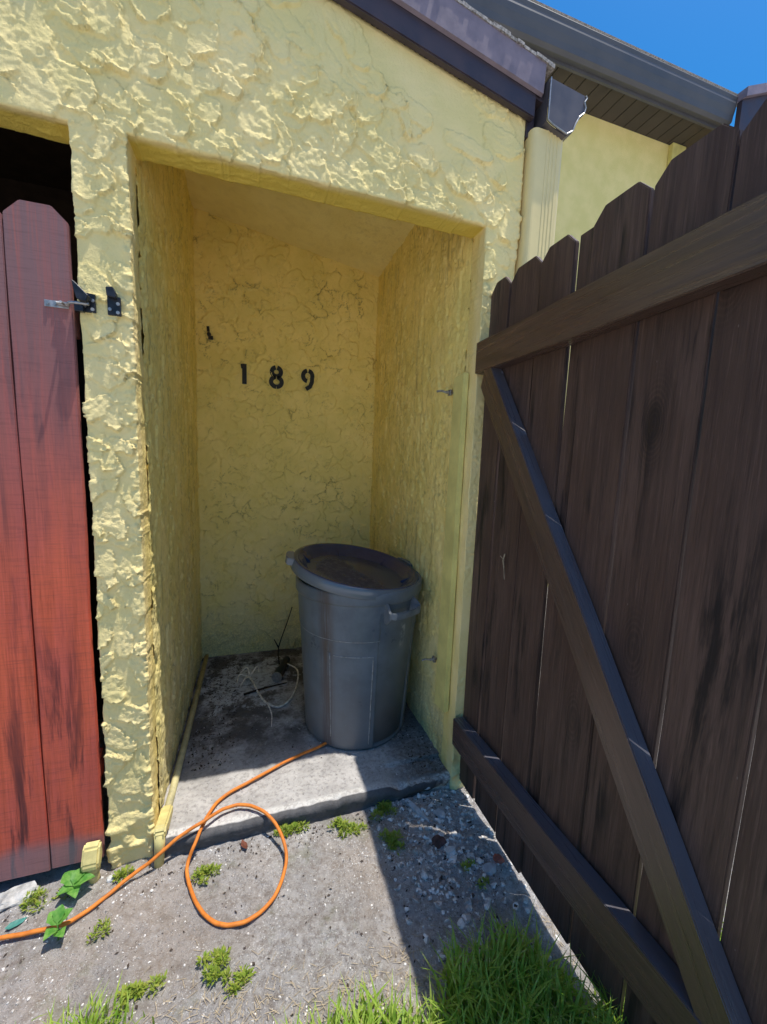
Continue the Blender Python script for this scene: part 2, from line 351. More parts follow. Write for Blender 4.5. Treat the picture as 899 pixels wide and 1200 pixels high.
def slab_fn():
    bm = bmesh.new(); us = np.linspace(.004, 1.168, 160); prof = [(-.012, -.12)]+[(-.018-.004*math.sin(t*9), -.12+.115*t) for t in np.linspace(.1, .95, 8)]+[(-.014, -.002)]+[(-.002+t, 0) for t in np.linspace(0, 1.41, 150)]
    prof = np.array(prof); n = len(prof); V = []; s = np.arange(n)
    X, S = np.meshgrid(us, s, indexing='xy'); x = X.ravel(); p = prof[S.ravel()]; y = p[:, 0].copy(); z = p[:, 1].copy()
    z += -.03*np.clip(y/1.41, 0, 1)+np.where(z > -.06, .0022*fbm(x*9, y*9, z*9, 4, 3)+.0015*fbm(x*60, y*60, z*60, 2, 8), 0)
    edge = np.exp(-((y+.01)/.018)**2)
    y += (.004*fbm(x*7, z*12, o=3, s=21)+.003*fbm(x*50, z*50, o=2, s=2))*(y < .02); z -= edge*np.maximum(0, fbm(x*14, y*3, o=3, s=31)-.15)*.012
    chip = sstep(.86, .93, x)*(y < .12); z -= chip*np.where(z > -.05, .012+.014*np.abs(fbm(x*22, y*22, o=3, s=4)), 0); y += .018*chip*(x-.86)/.3
    V = np.stack([x, y, z], 1); bm.free()
    nu = len(us); F = [(r*nu+c, r*nu+c+1, (r+1)*nu+c+1, (r+1)*nu+c) for r in range(n-1) for c in range(nu-1)]
    return mesh_np('concrete_slab', V, F)
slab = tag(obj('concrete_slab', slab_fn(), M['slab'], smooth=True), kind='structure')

def trowel(u, v, strokes, seed, warp=.012):
    """skip-trowelled plaster: irregular dragged patches with a torn, raised lip; returns height and edge mask"""
    w1 = fbm(u*21, v*21, o=5, s=seed, g=.66)*warp; w2 = fbm(u*21+4, v*21+8, o=5, s=seed+7, g=.66)*warp
    lipn = sstep(-.25, .45, fbm(u*24, v*24, o=2, s=seed+13)); H = np.zeros_like(u); E = np.zeros_like(u)
    for i, (cx, cz, ang, L, W, t) in enumerate(strokes):
        k = np.nonzero((np.abs(u-cx) < L*1.5) & (np.abs(v-cz) < L*1.5))[0]
        if not len(k): continue
        du, dv = u[k]-cx+w1[k], v[k]-cz+w2[k]; ca, sa = math.cos(ang), math.sin(ang); a = du*ca+dv*sa; b = -du*sa+dv*ca
        d = 1-(np.abs(a/L)**2.6+np.abs(b/W)**2.6)
        m = sstep(0, .085, d); st = vnoise(b*150+i*3.1, a*9, s=seed+i)+.5*vnoise(b*330, a*14+i, s=seed+i)
        lip = np.exp(-((d-.14)/.14)**2)*lipn[k]*(.35+.65*sstep(-.3, .9, a/L))
        h = m*(t*(.55+.45*a/L)+.0011*st)+lip*t*.75
        up = h > H[k]; H[k] = np.where(up, h, H[k]); E[k] = np.maximum(E[k]*(1-m), np.exp(-((d+.03)/.10)**2)*lipn[k])
    return H, E
def scatter(n, fx, scale, thick, seed, ang=(-35, 38)):
    r = random.Random(seed); out = []
    while len(out) < n:
        p = fx(r)
        if p is None: continue
        L = scale*r.uniform(.5, 1.5); out.append((p[0], p[1], R(r.gauss(*ang)), L, L*r.uniform(.3, .75), thick*r.uniform(.6, 1.35)))
    return out

# ------------------------------------------------------------------ the yellow storage building
roof_z = lambda x: 2.872-.193*x
bld = empty('storage_building', (.6, .7, -.08), 'yellow stucco storage building with open niche, brown rake fascia and downspout', 'building')
def front_wall():
    bm = bmesh.new()
    P = [(-1.7, -.16), (-1.35, -.16), (-1.35, 2.235), (-.132, 2.235), (-.126, -.16), (0, -.16), (0, 2.237), (1.17, 2.232), (1.17, -.16), (1.3, -.16), (1.305, roof_z(1.305)), (-1.7, roof_z(-1.7))]
    A = [bm.verts.new((p[0], 0, p[1])) for p in P]; B = [bm.verts.new((p[0], .098, p[1])) for p in P]
    bm.faces.new(A); bm.faces.new(B[::-1]); n = len(P)
    for i in range(n): bm.faces.new((A[i], B[i], B[(i+1) % n], A[(i+1) % n]))
    bm.normal_update(); bmesh.ops.triangulate(bm, faces=bm.faces[:]); bmesh.ops.recalc_face_normals(bm, faces=bm.faces[:])
    me = bpy.data.meshes.new('tmp'); bm.to_mesh(me); bm.free()
    o = bpy.data.objects.new('tmp', me); COL.objects.link(o)
    md = o.modifiers.new('r', 'REMESH'); md.mode = 'VOXEL'; md.voxel_size = .0036
    me2 = bpy.data.meshes.new_from_object(o.evaluated_get(bpy.context.evaluated_depsgraph_get()))
    bpy.data.objects.remove(o)
    n = len(me2.vertices); co = np.empty(n*3, np.float32); me2.vertices.foreach_get('co', co); co = co.reshape(-1, 3).astype(float)
    nr = np.empty(n*3, np.float32); me2.vertex_normals.foreach_get('vector', nr); nr = nr.reshape(-1, 3).astype(float)
    x, y, z = co.T
    front = sstep(.25, .8, -nr[:, 1])
    wx = x+.035*fbm(x*6, z*6, y*6, 3, 40); wz = z+.035*fbm(x*6+9, z*6, y*6, 3, 50)
    ca, sa = math.cos(R(-33)), math.sin(R(-33)); u = wx*ca+wz*sa; v = -wx*sa+wz*ca
    nf = fbm(u*5.6, v*8.0, y*5, 6, 60, .60)
    streak = fbm(u*5, v*62, y*6, 2, 70)
    calm = sstep(-.05, .05, z-(2.70-.26*x)+.05*fbm(x*5, z*5, o=2, s=41))*sstep(.0, .35, x)          # trowelled smoother high on the right
    th = -.10+.75*calm
    m = sstep(0, .05, nf-th); rim = np.exp(-((nf-th-.04)/.035)**2)*sstep(-.1, .45, fbm(x*9, z*9, y*9, 3, 66))
    rg = fbm(wx*15, wz*15, y*13, 4, 80); ridge = np.exp(-(rg/.05)**2)*sstep(.0, .3, fbm(x*5, z*5, y*5, 2, 90))
    low = sstep(.20, .02, z)
    pil = (x < .02)*(x > -.16)*(z < 2.2)
    pn = fbm(wx*11, wz*8, y*11, 6, 120, .62); pm = sstep(-.02, .05, pn); prim = np.exp(-((pn-.04)/.035)**2)*sstep(-.1, .4, fbm(x*15, z*15, y*15, 2, 67))
    h = m*(.0085+.0030*streak+.0022*fbm(u*5, v*14, y*9, 2, 75))+rim*.0075*(.7+.6*vnoise(x*45, z*45, y*45, 7))
    h = np.where(pil, pm*(.0062+.0016*fbm(x*22, z*22, y*60, 3, 33)+.0012*fbm(u*6, v*60, y*6, 2, 34))+prim*.0050, h)
    def place_head(r):
        px, pz = r.uniform(-.7, 1.33), r.uniform(2.2, 3.05)
        if pz > roof_z(px): return None
        c = pz > 2.70-.26*px+.05
        return (px, pz) if (not c or r.random() < .22 or px < .05) else None
    ST = scatter(300, place_head, .070, .0088, 5, (-33, 24))+scatter(120, lambda r: (r.uniform(-.15, .01), r.uniform(.05, 2.25)), .044, .0082, 6, (-50, 45))+scatter(30, lambda r: (r.uniform(1.16, 1.31), r.uniform(1.7, 2.3)), .035, .008, 8)
    hh, ed = trowel(x, z, ST, 900, .0145)
    h = hh
    h += ridge*.0058*calm*(~pil)
    h += .0018*fbm(x*75, z*75, y*75, 3, 100)*(np.where(pil, pm, m)+.12)
    lump = .014*np.maximum(0, fbm(x*26, z*30, y*26, 3, 110)+.35)
    h = h*(1-low)+lump*low
    crumb = np.exp(-((x+.006)/.016)**2)*(y < .05)*pil; h += crumb*.006*np.maximum(0, fbm(x*70, z*70, y*70, 3, 130)+.3)
    soff = .002*fbm(x*20, z*20, y*20, 4, 140)+.0035*np.maximum(0, fbm(x*10, z*10, y*30, 3, 150))
    H = front*h+(1-front)*(soff+.25*h)
    H = H*(nr[:, 1] < .5)
    co += nr*H[:, None]
    me2.vertices.foreach_set('co', co.ravel().astype(np.float32)); me2.update()
    cav = np.clip(ed*.55*front+ridge*.35*front*calm, 0, 1)
    attr(me2, 'cav', cav)
    attr(me2, 'bounce_tint', np.maximum(sstep(.3, .8, -nr[:, 2])*sstep(.0, .03, y), .35*sstep(.02, .07, y))); return me2
obj('front_wall', front_wall(), M['wall'], bld, smooth=True)

def stucco_panel(name, us, vs, place, seed, kind, mat):
    """place(u, v, h) -> world; h is height off the wall towards the niche"""
    cavs = {}
    def fn(u, v):
        wu = u+.02*fbm(u*9, v*9, o=3, s=seed+1); wv = v+.02*fbm(u*9+5, v*9, o=3, s=seed+2)
        if kind == 'swirl':
            r1 = fbm(wu*7.5, wv*9, o=3, s=seed+3); r2 = fbm(wu*16, wv*20, o=2, s=seed+4)
            mask = sstep(-.05, .25, fbm(u*11, v*11, o=3, s=seed+5)); m2 = sstep(-.02, .2, fbm(u*17+3, v*17, o=2, s=seed+6))
            r1 = fbm(wu*7.5, wv*9, o=5, s=seed+3, g=.58); r2 = fbm(wu*15, wv*18, o=4, s=seed+4, g=.58)
            p1 = sstep(.0, .05, r1); p2 = sstep(.05, .13, r2)
            rd = np.exp(-((r1-.03)/.035)**2)*mask; rd2 = np.exp(-((r2-.09)/.05)**2)*m2
            hh, ed = trowel(u, v, scatter(760, lambda r: (r.uniform(0, 1.17), r.uniform(0, 2.8)), .060, .0115, seed, (20, 60)), seed+50, .016)
            h = hh+.0014*fbm(u*55, v*55, o=3, s=seed+8)+.0040*rd2*m2
            sh = ed*.8*sstep(-.4, .4, fbm(u*5, v*5, o=3, s=seed+77))+np.exp(-((r2-.04)/.022)**2)*m2*.3
            cavs['c'] = np.clip(sh, 0, 1)
        else:
            a = fbm(u*34, v*28, o=4, s=seed+3, g=.62); b = fbm(u*85, v*60, o=3, s=seed+4)
            pits = sstep(.45, .75, fbm(u*60, v*45, o=2, s=seed+6))
            q1 = fbm(wu*14, wv*12, o=5, s=seed+11, g=.6); h = (.0012 if kind == 'smooth' else .0055)*sstep(.0, .08, q1)+.0026*np.maximum(0, a+.1)*(kind != 'smooth')+(.0010 if kind == 'smooth' else .0034)*np.maximum(0, b)-.002*pits
            cavs['c'] = np.clip(sstep(.15, .55, -a)*.22+pits*.45*sstep(.1, .4, fbm(u*3, v*3, o=2, s=seed+9)+.1), 0, 1)
        return place(u, v, h)
    me = grid_mesh(name, us, vs, fn); attr(me, 'cav', cavs['c']); return obj(name, me, mat, bld, smooth=True)
ceil_z = lambda x: 2.80-.170*x
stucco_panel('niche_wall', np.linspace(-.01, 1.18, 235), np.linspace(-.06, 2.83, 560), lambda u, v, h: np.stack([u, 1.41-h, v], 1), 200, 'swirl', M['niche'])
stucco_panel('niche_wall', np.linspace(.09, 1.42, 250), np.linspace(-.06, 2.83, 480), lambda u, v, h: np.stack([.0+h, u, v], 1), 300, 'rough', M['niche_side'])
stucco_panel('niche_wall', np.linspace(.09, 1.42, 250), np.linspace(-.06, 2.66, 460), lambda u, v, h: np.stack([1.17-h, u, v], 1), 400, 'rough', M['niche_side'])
stucco_panel('niche_ceiling', np.linspace(-.02, 1.19, 120), np.linspace(.085, 1.43, 120), lambda u, v, h: np.stack([u, v, ceil_z(u)-h*.5], 1), 500, 'smooth', M['ceiling'])
# outer shell: right side wall, rear wall, partition backs, dark left bay
bm = bmesh.new(); box(bm, 1.19, 1.3, .101, 1.6, -.14, 2.60); sw = obj('side_wall', bm, M['house'], bld)
bm = bmesh.new(); prism(bm, [(-1.7, -.14), (1.186, -.14), (1.186, roof_z(1.186)-.03), (-1.7, roof_z(-1.7)-.03)], 'y', 1.44, 1.6); obj('rear_wall', bm, M['house'], bld)
bm = bmesh.new(); box(bm, -1.7, -1.6, .101, 1.437, -.14, 3.10); obj('side_wall', bm, M['house'], bld)
bm = bmesh.new(); box(bm, -.126, -.012, .101, 1.437, -.14, 2.80); obj('partition_wall', bm, M['niche_side'], bld)
bm = bmesh.new(); box(bm, -1.598, -.13, .9, .93, -.14, 2.9); box(bm, -1.597, -.131, .105, .898, 2.5, 2.53); box(bm, -1.59, -.14, .85, .897, 2.02, 2.11); obj('storage_lining', bm, M['bay_shade'], bld)
# roof deck with shingles, fascia, drip edge
def rake(bm, x0, x1, y0, y1, d0, d1):
    return prism(bm, [(x0, roof_z(x0)+d0), (x1, roof_z(x1)+d0), (x1, roof_z(x1)+d1), (x0, roof_z(x0)+d1)], 'y', y0, y1)
bm = bmesh.new(); rake(bm, -1.75, 1.375, -.03, 1.66, .055, .075); rf = obj('roof', bm, M['fascia'], bld)
def shingle_edge():
    bm = bmesh.new(); x = -1.76
    while x < 1.36:
        w = random.uniform(.012, .03); x1 = min(x+w, 1.39); j = random.uniform(0, .006)
        rake(bm, x, x1, -.053-random.uniform(0, .006), 1.67, .158, .166+j); x = x1
    return bm
obj('shingles', shingle_edge(), M['shingle'], rf)
bm = bmesh.new(); rake(bm, -1.75, 1.318, -.034, -.008, -.012, .09); bmesh.ops.bevel(bm, geom=bm.edges[:], offset=.003, segments=2, affect='EDGES'); fa = obj('fascia', bm, M['fascia'], bld)
bm = bmesh.new(); prism(bm, [(-.0355, .062), (-.047, .066), (-.052, .157), (-.012, .157), (-.012, .094), (-.0355, .092)], 'x', 0, 1)
for vtx in bm.verts:
    t = vtx.co.x; xx = -1.76+t*(1.338+1.76); vtx.co.x = xx; vtx.co.z += roof_z(xx)
obj('drip_edge', bm, M['drip'], fa)
bm = bmesh.new(); prism(bm, [(1.305, roof_z(1.305)-.06), (1.335, roof_z(1.335)-.06), (1.335, roof_z(1.335)+.05), (1.305, roof_z(1.305)+.05)], 'y', -.006, 1.6); obj('fascia', bm, M['fascia'], bld)
# K-style gutter along the right eave (end cap faces the viewer) and downspout
K = [(1.352, 2.722), (1.352, 2.588), (1.372, 2.578), (1.438, 2.562), (1.462, 2.578), (1.472, 2.604), (1.486, 2.630), (1.506, 2.648), (1.512, 2.668), (1.504, 2.684), (1.514, 2.700), (1.508, 2.706)]
bm = bmesh.new(); prism(bm, K, 'y', -.064, -.060); cap = obj('gutter', bm, M['gutter'], bld)
bm = bmesh.new()
for i in range(len(K)-1):
    (xa, za), (xb, zb) = K[i], K[i+1]
    d = Vector((xb-xa, zb-za)); nrm = Vector((-d.y, d.x)).normalized()*.002
    vs = [bm.verts.new(p) for p in ((xa, -.0585, za), (xb, -.0585, zb), (xb, 1.7, zb), (xa, 1.7, za))]; bm.faces.new(vs)
bmesh.ops.remove_doubles(bm, verts=bm.verts[:], dist=.0005); bmesh.ops.solidify(bm, geom=bm.faces[:], thickness=.003)
obj('gutter_trough', bm, M['gutter'], cap)
bm = bmesh.new()
for i in range(len(K)-1): tube(bm, [(K[i][0], -.066, K[i][1]), (K[i+1][0], -.066, K[i+1][1])], .0028, 6)
obj('cap_rim', bm, M['steel'], cap)
def spout_profile():
    x0, x1, y0, y1 = 1.314, 1.455, -.040, .062; p = []
    c = .022
    def arc(cx, cy, a0, a1):
        for t in np.linspace(a0, a1, 6): p.append((cx+c*math.cos(R(t)), cy+c*math.sin(R(t))))
    arc(x0+c, y1-c, 90, 180); arc(x0+c, y0+c, 180, 270)
    for k in range(4):       # flutes on the face
        cx = x0+.062+k*.0155
        p.extend([(cx-.004, y0), (cx-.0015, y0-.002), (cx+.0035, y0-.002), (cx+.006, y0)])
    arc(x1-c, y0+c, 270, 360); arc(x1-c, y1-c, 0, 90); return p
bm = bmesh.new(); prism(bm, spout_profile(), 'z', -.06, 2.575); sp_ = obj('downspout', bm, M['downspout'], bld)
bm = bmesh.new(); box(bm, 1.306, 1.3135, .01, .05, .95, .98); obj('strap', bm, M['downspout'], sp_)
# flat painted trim board on the right reveal with two hook bolts
bm = bmesh.new(); prism(bm, [(.052, .25), (.150, .235), (.140, 1.705), (.055, 1.712)], 'x', 1.142, 1.166); bmesh.ops.bevel(bm, geom=bm.edges[:], offset=.003, segments=2, affect='EDGES')
tb = obj('trim_board', bm, M['trim'], bld)
for yy, zz in ((.175, 1.65), (.185, .435)):
    bm = bmesh.new(); tube(bm, [(1.164, yy, zz), (1.125, yy, zz)], .006, 8); tube(bm, catmull([(1.125, yy, zz), (1.105, yy+.002, zz+.004), (1.085, yy+.002, zz)], 4), .0045, 8)
    box(bm, 1.140, 1.152, yy-.012, yy+.012, zz-.012, zz+.012, .002); obj('hook_bolt', bm, M['steel'], tb, smooth=False)
# small dark pipe stub left in the back wall
bm = bmesh.new(); tube(bm, [(.083, 1.41, 2.085), (.083, 1.385, 2.085)], .013, 8); tube(bm, [(.080, 1.392, 2.10), (.078, 1.386, 2.13)], .008, 8); box(bm, .078, .106, 1.388, 1.40, 2.055, 2.078, .003)
obj('anchor_stub', bm, M['black_metal'], bld)

# ------------------------------------------------------------------ house numbers: stencil numerals 1 8 9
def arc_pts(cx, cz, rx, rz, a0, a1, n=14): return [(cx+rx*math.cos(R(t)), 1.3975, cz+rz*math.sin(R(t))) for t in np.linspace(a0, a1, n)]
def numeral(strokes, w):
    bm = bmesh.new()
    for s in strokes: sweep_rect(bm, s, w, .010, Vector((0, 1, 0)))
    return bm
NW = .027
def number(strokes, label):
    o = obj('house_number', numeral(strokes, NW), M['num']); rec(o); tag(o, label, 'house number', 'stencil numerals on the niche wall')
cz = 1.869
number([[(.289, 1.3975, cz+.062), (.289, 1.3975, cz-.062)], [(.291, 1.3970, cz+.050), (.268, 1.3970, cz+.046)]], 'black numeral one painted on the yellow niche wall')
number([arc_pts(.488, cz+.032, .029, .028, 100, 268), arc_pts(.488, cz+.032, .029, .028, 80, -88), arc_pts(.488, cz-.031, .034, .031, 100, 268), arc_pts(.488, cz-.031, .034, .031, 80, -88)], 'black stencil numeral eight on the yellow niche wall')
number([arc_pts(.692, cz+.026, .031, .034, 100, 262), arc_pts(.692, cz+.026, .031, .034, 80, -20)+[(.720, 1.3975, cz-.012), (.708, 1.3975, cz-.042), (.682, 1.3975, cz-.060)]], 'black stencil numeral nine on the yellow niche wall')

# ------------------------------------------------------------------ boards and gates
def board(name, L, w, t, mat, parent, mtx, top=0, bot=0, dog=0, jit=.0012, gapb=(0, 0), n=14, seed=0, endcut=(0, 0)):
    """length along local z, width along local x, thickness along local y"""
    rows = [(L*i/n, 0) for i in range(n)]; rows.append((L-dog if dog else L, 0))
    if dog: rows = [r for r in rows if r[0] < L-dog-.01]+[(L-dog, 0), (L, 1)]
    rn = random.Random(seed); ph = [rn.uniform(0, 6.28) for _ in range(4)]
    bm = bmesh.new(); prev = None
    for i, (z, k) in enumerate(rows):
        f = 1-z/L; dl = jit*math.sin(z*5+ph[0])+jit*.6*math.sin(z*13+ph[1]); dr = jit*math.sin(z*6+ph[2])+jit*.6*math.sin(z*11+ph[3])
        xl = -w/2+dl+gapb[0]*f+(dog*1.0 if k else 0); xr = w/2+dr-gapb[1]*f-(dog*1.0 if k else 0)
        zz = lambda xx: z+(endcut[0]*xx if i == 0 else endcut[1]*xx if i == len(rows)-1 else 0)
        ring = [bm.verts.new((xl, -t/2, zz(xl))), bm.verts.new((xr, -t/2, zz(xr))), bm.verts.new((xr, t/2, zz(xr))), bm.verts.new((xl, t/2, zz(xl)))]
        if prev:
            for q in range(4): bm.faces.new((prev[q], prev[(q+1) % 4], ring[(q+1) % 4], ring[q]))
        else: bm.faces.new(ring[::-1])
        prev = ring
    bm.faces.new(prev)
    bmesh.ops.recalc_face_normals(bm, faces=bm.faces[:])
    es = [e for e in bm.edges if len(e.link_faces) == 2 and e.calc_face_angle() > .5]
    bmesh.ops.bevel(bm, geom=es, offset=.0022, segments=2, affect='EDGES')
    return obj(name, bm, mat, parent, matrix=mtx)
def axes(o, ex, ey, ez):
    m = Matrix((Vector(ex).normalized(), Vector(ey).normalized(), Vector(ez).normalized())).transposed().to_4x4(); m.translation = Vector(o); return m

gate = empty('wooden_gate', (1.18, 0, -.03), 'dark brown wooden picket gate with diagonal brace, standing open on the right', 'gate')
gl = Vector(gate.location)
seams = [-.004, -.126, -.287, -.437, -.492, -.660, -.833, -1.000, -1.165]
gaps = [(.002, 0), (.003, .012), (.0035, .0135), (.006, .003), (.002, .003), (.006, .003), (.002, .012), (.0005, .0075), (.003, .003)]
for i in range(8):
    a, b = seams[i], seams[i+1]; w = a-b; narrow = w < .08
    gt0 = gaps[i][0]/2; gb0 = (gaps[i][1]-gaps[i][0])/2; gt1 = gaps[i+1][0]/2; gb1 = (gaps[i+1][1]-gaps[i+1][0])/2
    zt = 2.024+random.uniform(-.012, .012)-(.02 if narrow else 0); zb = -.042+.022*(-a/.85)+random.uniform(-.008, .008)
    xo = 1.2135+(0, .003, -.002, .006, 0, .004, .0, .0)[i]; ln = (0, 0, 0, 0, 0, 0, .003, .003)[i]
    # local x = -world y (towards the camera), local y = world x, local z up
    mtx = axes(Vector((xo, (a+b)/2+(gt1-gt0)/2, zb))-gl, (0, -1, 0), (1, 0, -ln), (ln, 0, 1))
    board('picket', zt-zb, w-gt0-gt1, .0155, M['gate'], gate, mtx, dog=0 if narrow else .034, gapb=(gb0, gb1), seed=i+3, jit=.0009)
def rail(name, y0, z0, y1, z1, w, x=1.180, t=.05, ec=(0, 0), seed=0):
    d = Vector((0, y1-y0, z1-z0)); ez = d.normalized(); ey = Vector((1, 0, 0)); ex = ey.cross(ez)
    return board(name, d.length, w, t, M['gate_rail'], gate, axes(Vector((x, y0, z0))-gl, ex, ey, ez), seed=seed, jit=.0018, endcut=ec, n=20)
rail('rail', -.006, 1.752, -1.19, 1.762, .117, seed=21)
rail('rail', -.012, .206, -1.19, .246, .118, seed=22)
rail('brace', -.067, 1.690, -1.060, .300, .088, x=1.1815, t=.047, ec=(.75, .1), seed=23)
# fleck of dry plant caught on the boards
bm = bmesh.new(); tube(bm, [(1.199, -.225, .985), (1.195, -.222, 1.01), (1.198, -.226, 1.035)], .0022, 5); tube(bm, [(1.200, -.222, .99), (1.194, -.24, .945)], .0012, 4); tube(bm, [(1.199, -.224, 1.01), (1.190, -.212, 1.025)], .0012, 4)
ow = obj('dry_wisp', bm, M['straw']); rec(ow); tag(ow, 'small dry plant wisp stuck to the brown gate beside the brace', 'debris')

rg = empty('wooden_gate', (-.5, .0, -.04), 'weathered red picket gate closing the left storage bay', 'gate')
for i, (xl, xr) in enumerate([(-.294, -.1465), (-.4465, -.2975), (-.600, -.4505), (-.754, -.6035), (-.908, -.7575), (-1.06, -.9115), (-1.214, -1.0635), (-1.34, -1.2175)]):
    zb = -.022+.006*math.sin(i*2.1)-.01*(i > 0)
    board('picket', 2.008-zb+random.uniform(-.008, .008)*(i > 0), xr-xl, .018, M['red'], rg, axes(Vector(((xl+xr)/2, .0, zb))-Vector(rg.location), (1, 0, 0), (0, 1, 0), (0, 0, 1)), dog=.037, seed=40+i, gapb=(.0005, .001), jit=.0012)
for z in (.3, 1.72):
    board('rail', 1.19, .09, .04, M['red'], rg, axes(Vector((-.15, .030, z))-Vector(rg.location), (0, 0, 1), (0, 1, 0), (-1, 0, 0)), seed=int(z*50), n=6)
# latch bar screwed on the red gate
bm = bmesh.new(); box(bm, -.212, -.155, -.0125, -.0095, 1.742, 1.760, .001); lb = obj('latch_bar', bm, M['steel'], rg)
bm = bmesh.new(); tube(bm, catmull([(-.18, -.018, 1.752), (-.155, -.020, 1.750), (-.145, -.028, 1.756), (-.10, -.030, 1.757)], 5), .0045, 8); obj('striker', bm, M['steel'], lb, smooth=True)
for xx in (-.204, -.186, -.168):
    bm = bmesh.new(); tube(bm, [(xx, -.0125, 1.751), (xx, -.0155, 1.751)], .0042, 8); obj('screw', bm, M['steel'], lb)
bm = bmesh.new(); tube(bm, [(-.16, -.020, 1.750), (-.16, -.048, 1.748), (-.17, -.05, 1.745)], .004, 6); obj('pin', bm, M['steel'], lb)
def catch(x, label, finger):
    e = empty('gate_latch', (x, -.006, 1.745), label, 'latch'); 
    bm = bmesh.new(); box(bm, x-.017, x+.017, -.014, -.006, 1.740, 1.792, .002); pl = obj('plate', bm, M['black_metal'], e)
    bm = bmesh.new()
    if finger: prism(bm, [(x-.028, 1.812), (x-.021, 1.808), (x+.010, 1.776), (x+.004, 1.758), (x-.018, 1.764), (x-.024, 1.785)], 'y', -.047, -.0145)
    else: prism(bm, [(x-.014, 1.810), (x+.003, 1.813), (x+.011, 1.796), (x+.010, 1.783), (x-.012, 1.786)], 'y', -.034, -.0145)
    bmesh.ops.bevel(bm, geom=bm.edges[:], offset=.0015, segments=1, affect='EDGES'); obj('finger', bm, M['black_metal'], e)
    for dx, dz in ((.010, 1.748), (.011, 1.772), (-.010, 1.755)):
        bm = bmesh.new(); tube(bm, [(x+dx, -.0142, dz), (x+dx, -.018, dz)], .0048, 10); obj('screw', bm, M['steel'], e)
    if finger:
        bm = bmesh.new(); box(bm, x-.030, x-.008, -.032, -.0145, 1.735, 1.752, .002); obj('catch_arm', bm, M['black_metal'], e)
catch(-.106, 'black gate latch catch on the pillar holding the red gate bar', True)
catch(-.043, 'black latch catch on the pillar edge next to the niche, holding nothing', False)

# ------------------------------------------------------------------ neighbouring house
house = empty('two_storey_house', (3.4, 2.5, -.08), 'pale yellow house behind with dark soffit and grey gutter under blue sky', 'house')
def house_wall():
    me = grid_mesh('wall', np.linspace(-3.0, 4.86, 60), np.linspace(-.1, 5.02, 40), lambda u, v: np.stack([u, 2.4+0*u, v], 1)); attr(me, 'cav', np.zeros(len(me.vertices))); return me
obj('wall', house_wall(), M['house'], house)
bm = bmesh.new(); box(bm, 4.861, 4.99, 2.401, 9, -.1, 5.015); obj('wall', bm, M['house'], house)
bm = bmesh.new(); box(bm, 4.80, 5.0, 2.345, 2.3985, -.1, 4.985, .006); obj('corner_trim', bm, M['trim'], house)
def m_soffit():
    k = MB('soffit_boards', .6, .3); v = k.map(src='World'); x = k.sep(v)[0]
    fx = k.math('FRACT', k.math('MULTIPLY', x, 6.3)); gr = k.math('MULTIPLY', k.ramp(fx, 0, .05), k.ramp(fx, 1, .95)); n = k.noise(v, 3, 4)
    c = k.mix(gr, (.014, .011, .011), k.mix(k.ramp(n, .3, .7), (.060, .050, .046), (.075, .062, .055)))
    return k.done(c, None, k.bump(gr, .8, .02))
M['soffit'] = m_soffit()
bm = bmesh.new(); box(bm, -3, 5.09, 2.06, 2.44, 4.99, 5.01); obj('soffit', bm, M['soffit'], house)
bm = bmesh.new(); box(bm, -3, 5.085, 2.035, 2.0585, 4.95, 5.16); obj('fascia', bm, M['house_gutter'], house)
GP = [(2.034, 4.975), (1.985, 4.970), (1.955, 4.990), (1.948, 5.04), (1.935, 5.09), (1.928, 5.14), (1.932, 5.17), (1.925, 5.20), (1.934, 5.215), (1.945, 5.19), (2.034, 5.165)]
bm = bmesh.new(); prism(bm, GP, 'x', -3, 5.10); hg = obj('gutter', bm, M['house_gutter'], house)
bm = bmesh.new(); prism(bm, GP, 'x', 5.102, 5.106); obj('end_cap', bm, M['gutter'], hg)
bm = bmesh.new(); prism(bm, [(1.94, 5.222), (1.93, 5.232), (5.2, 6.6), (5.2, 6.55)], 'x', -3, 5.12); obj('roof', bm, M['shingle'], house)
wing = empty('roof_wing', (6, 1.8, 4.9), 'dark brown roof edge at the far right beyond the gate top', 'roof')
bm = bmesh.new(); prism(bm, [(5.112, 4.5), (6.6, 4.5), (6.6, 5.75), (5.112, 5.147)], 'y', 1.88, 1.93); obj('fascia', bm, M['fascia'], wing)
bm = bmesh.new(); prism(bm, [(5.109, 5.150), (6.6, 5.752), (6.6, 5.84), (5.109, 5.238)], 'y', 1.84, 2.0); obj('drip_edge', bm, M['drip'], wing)
bm = bmesh.new(); box(bm, 5.25, 6.6, 1.94, 4, 0, 4.95); obj('wall', bm, M['house'], wing)

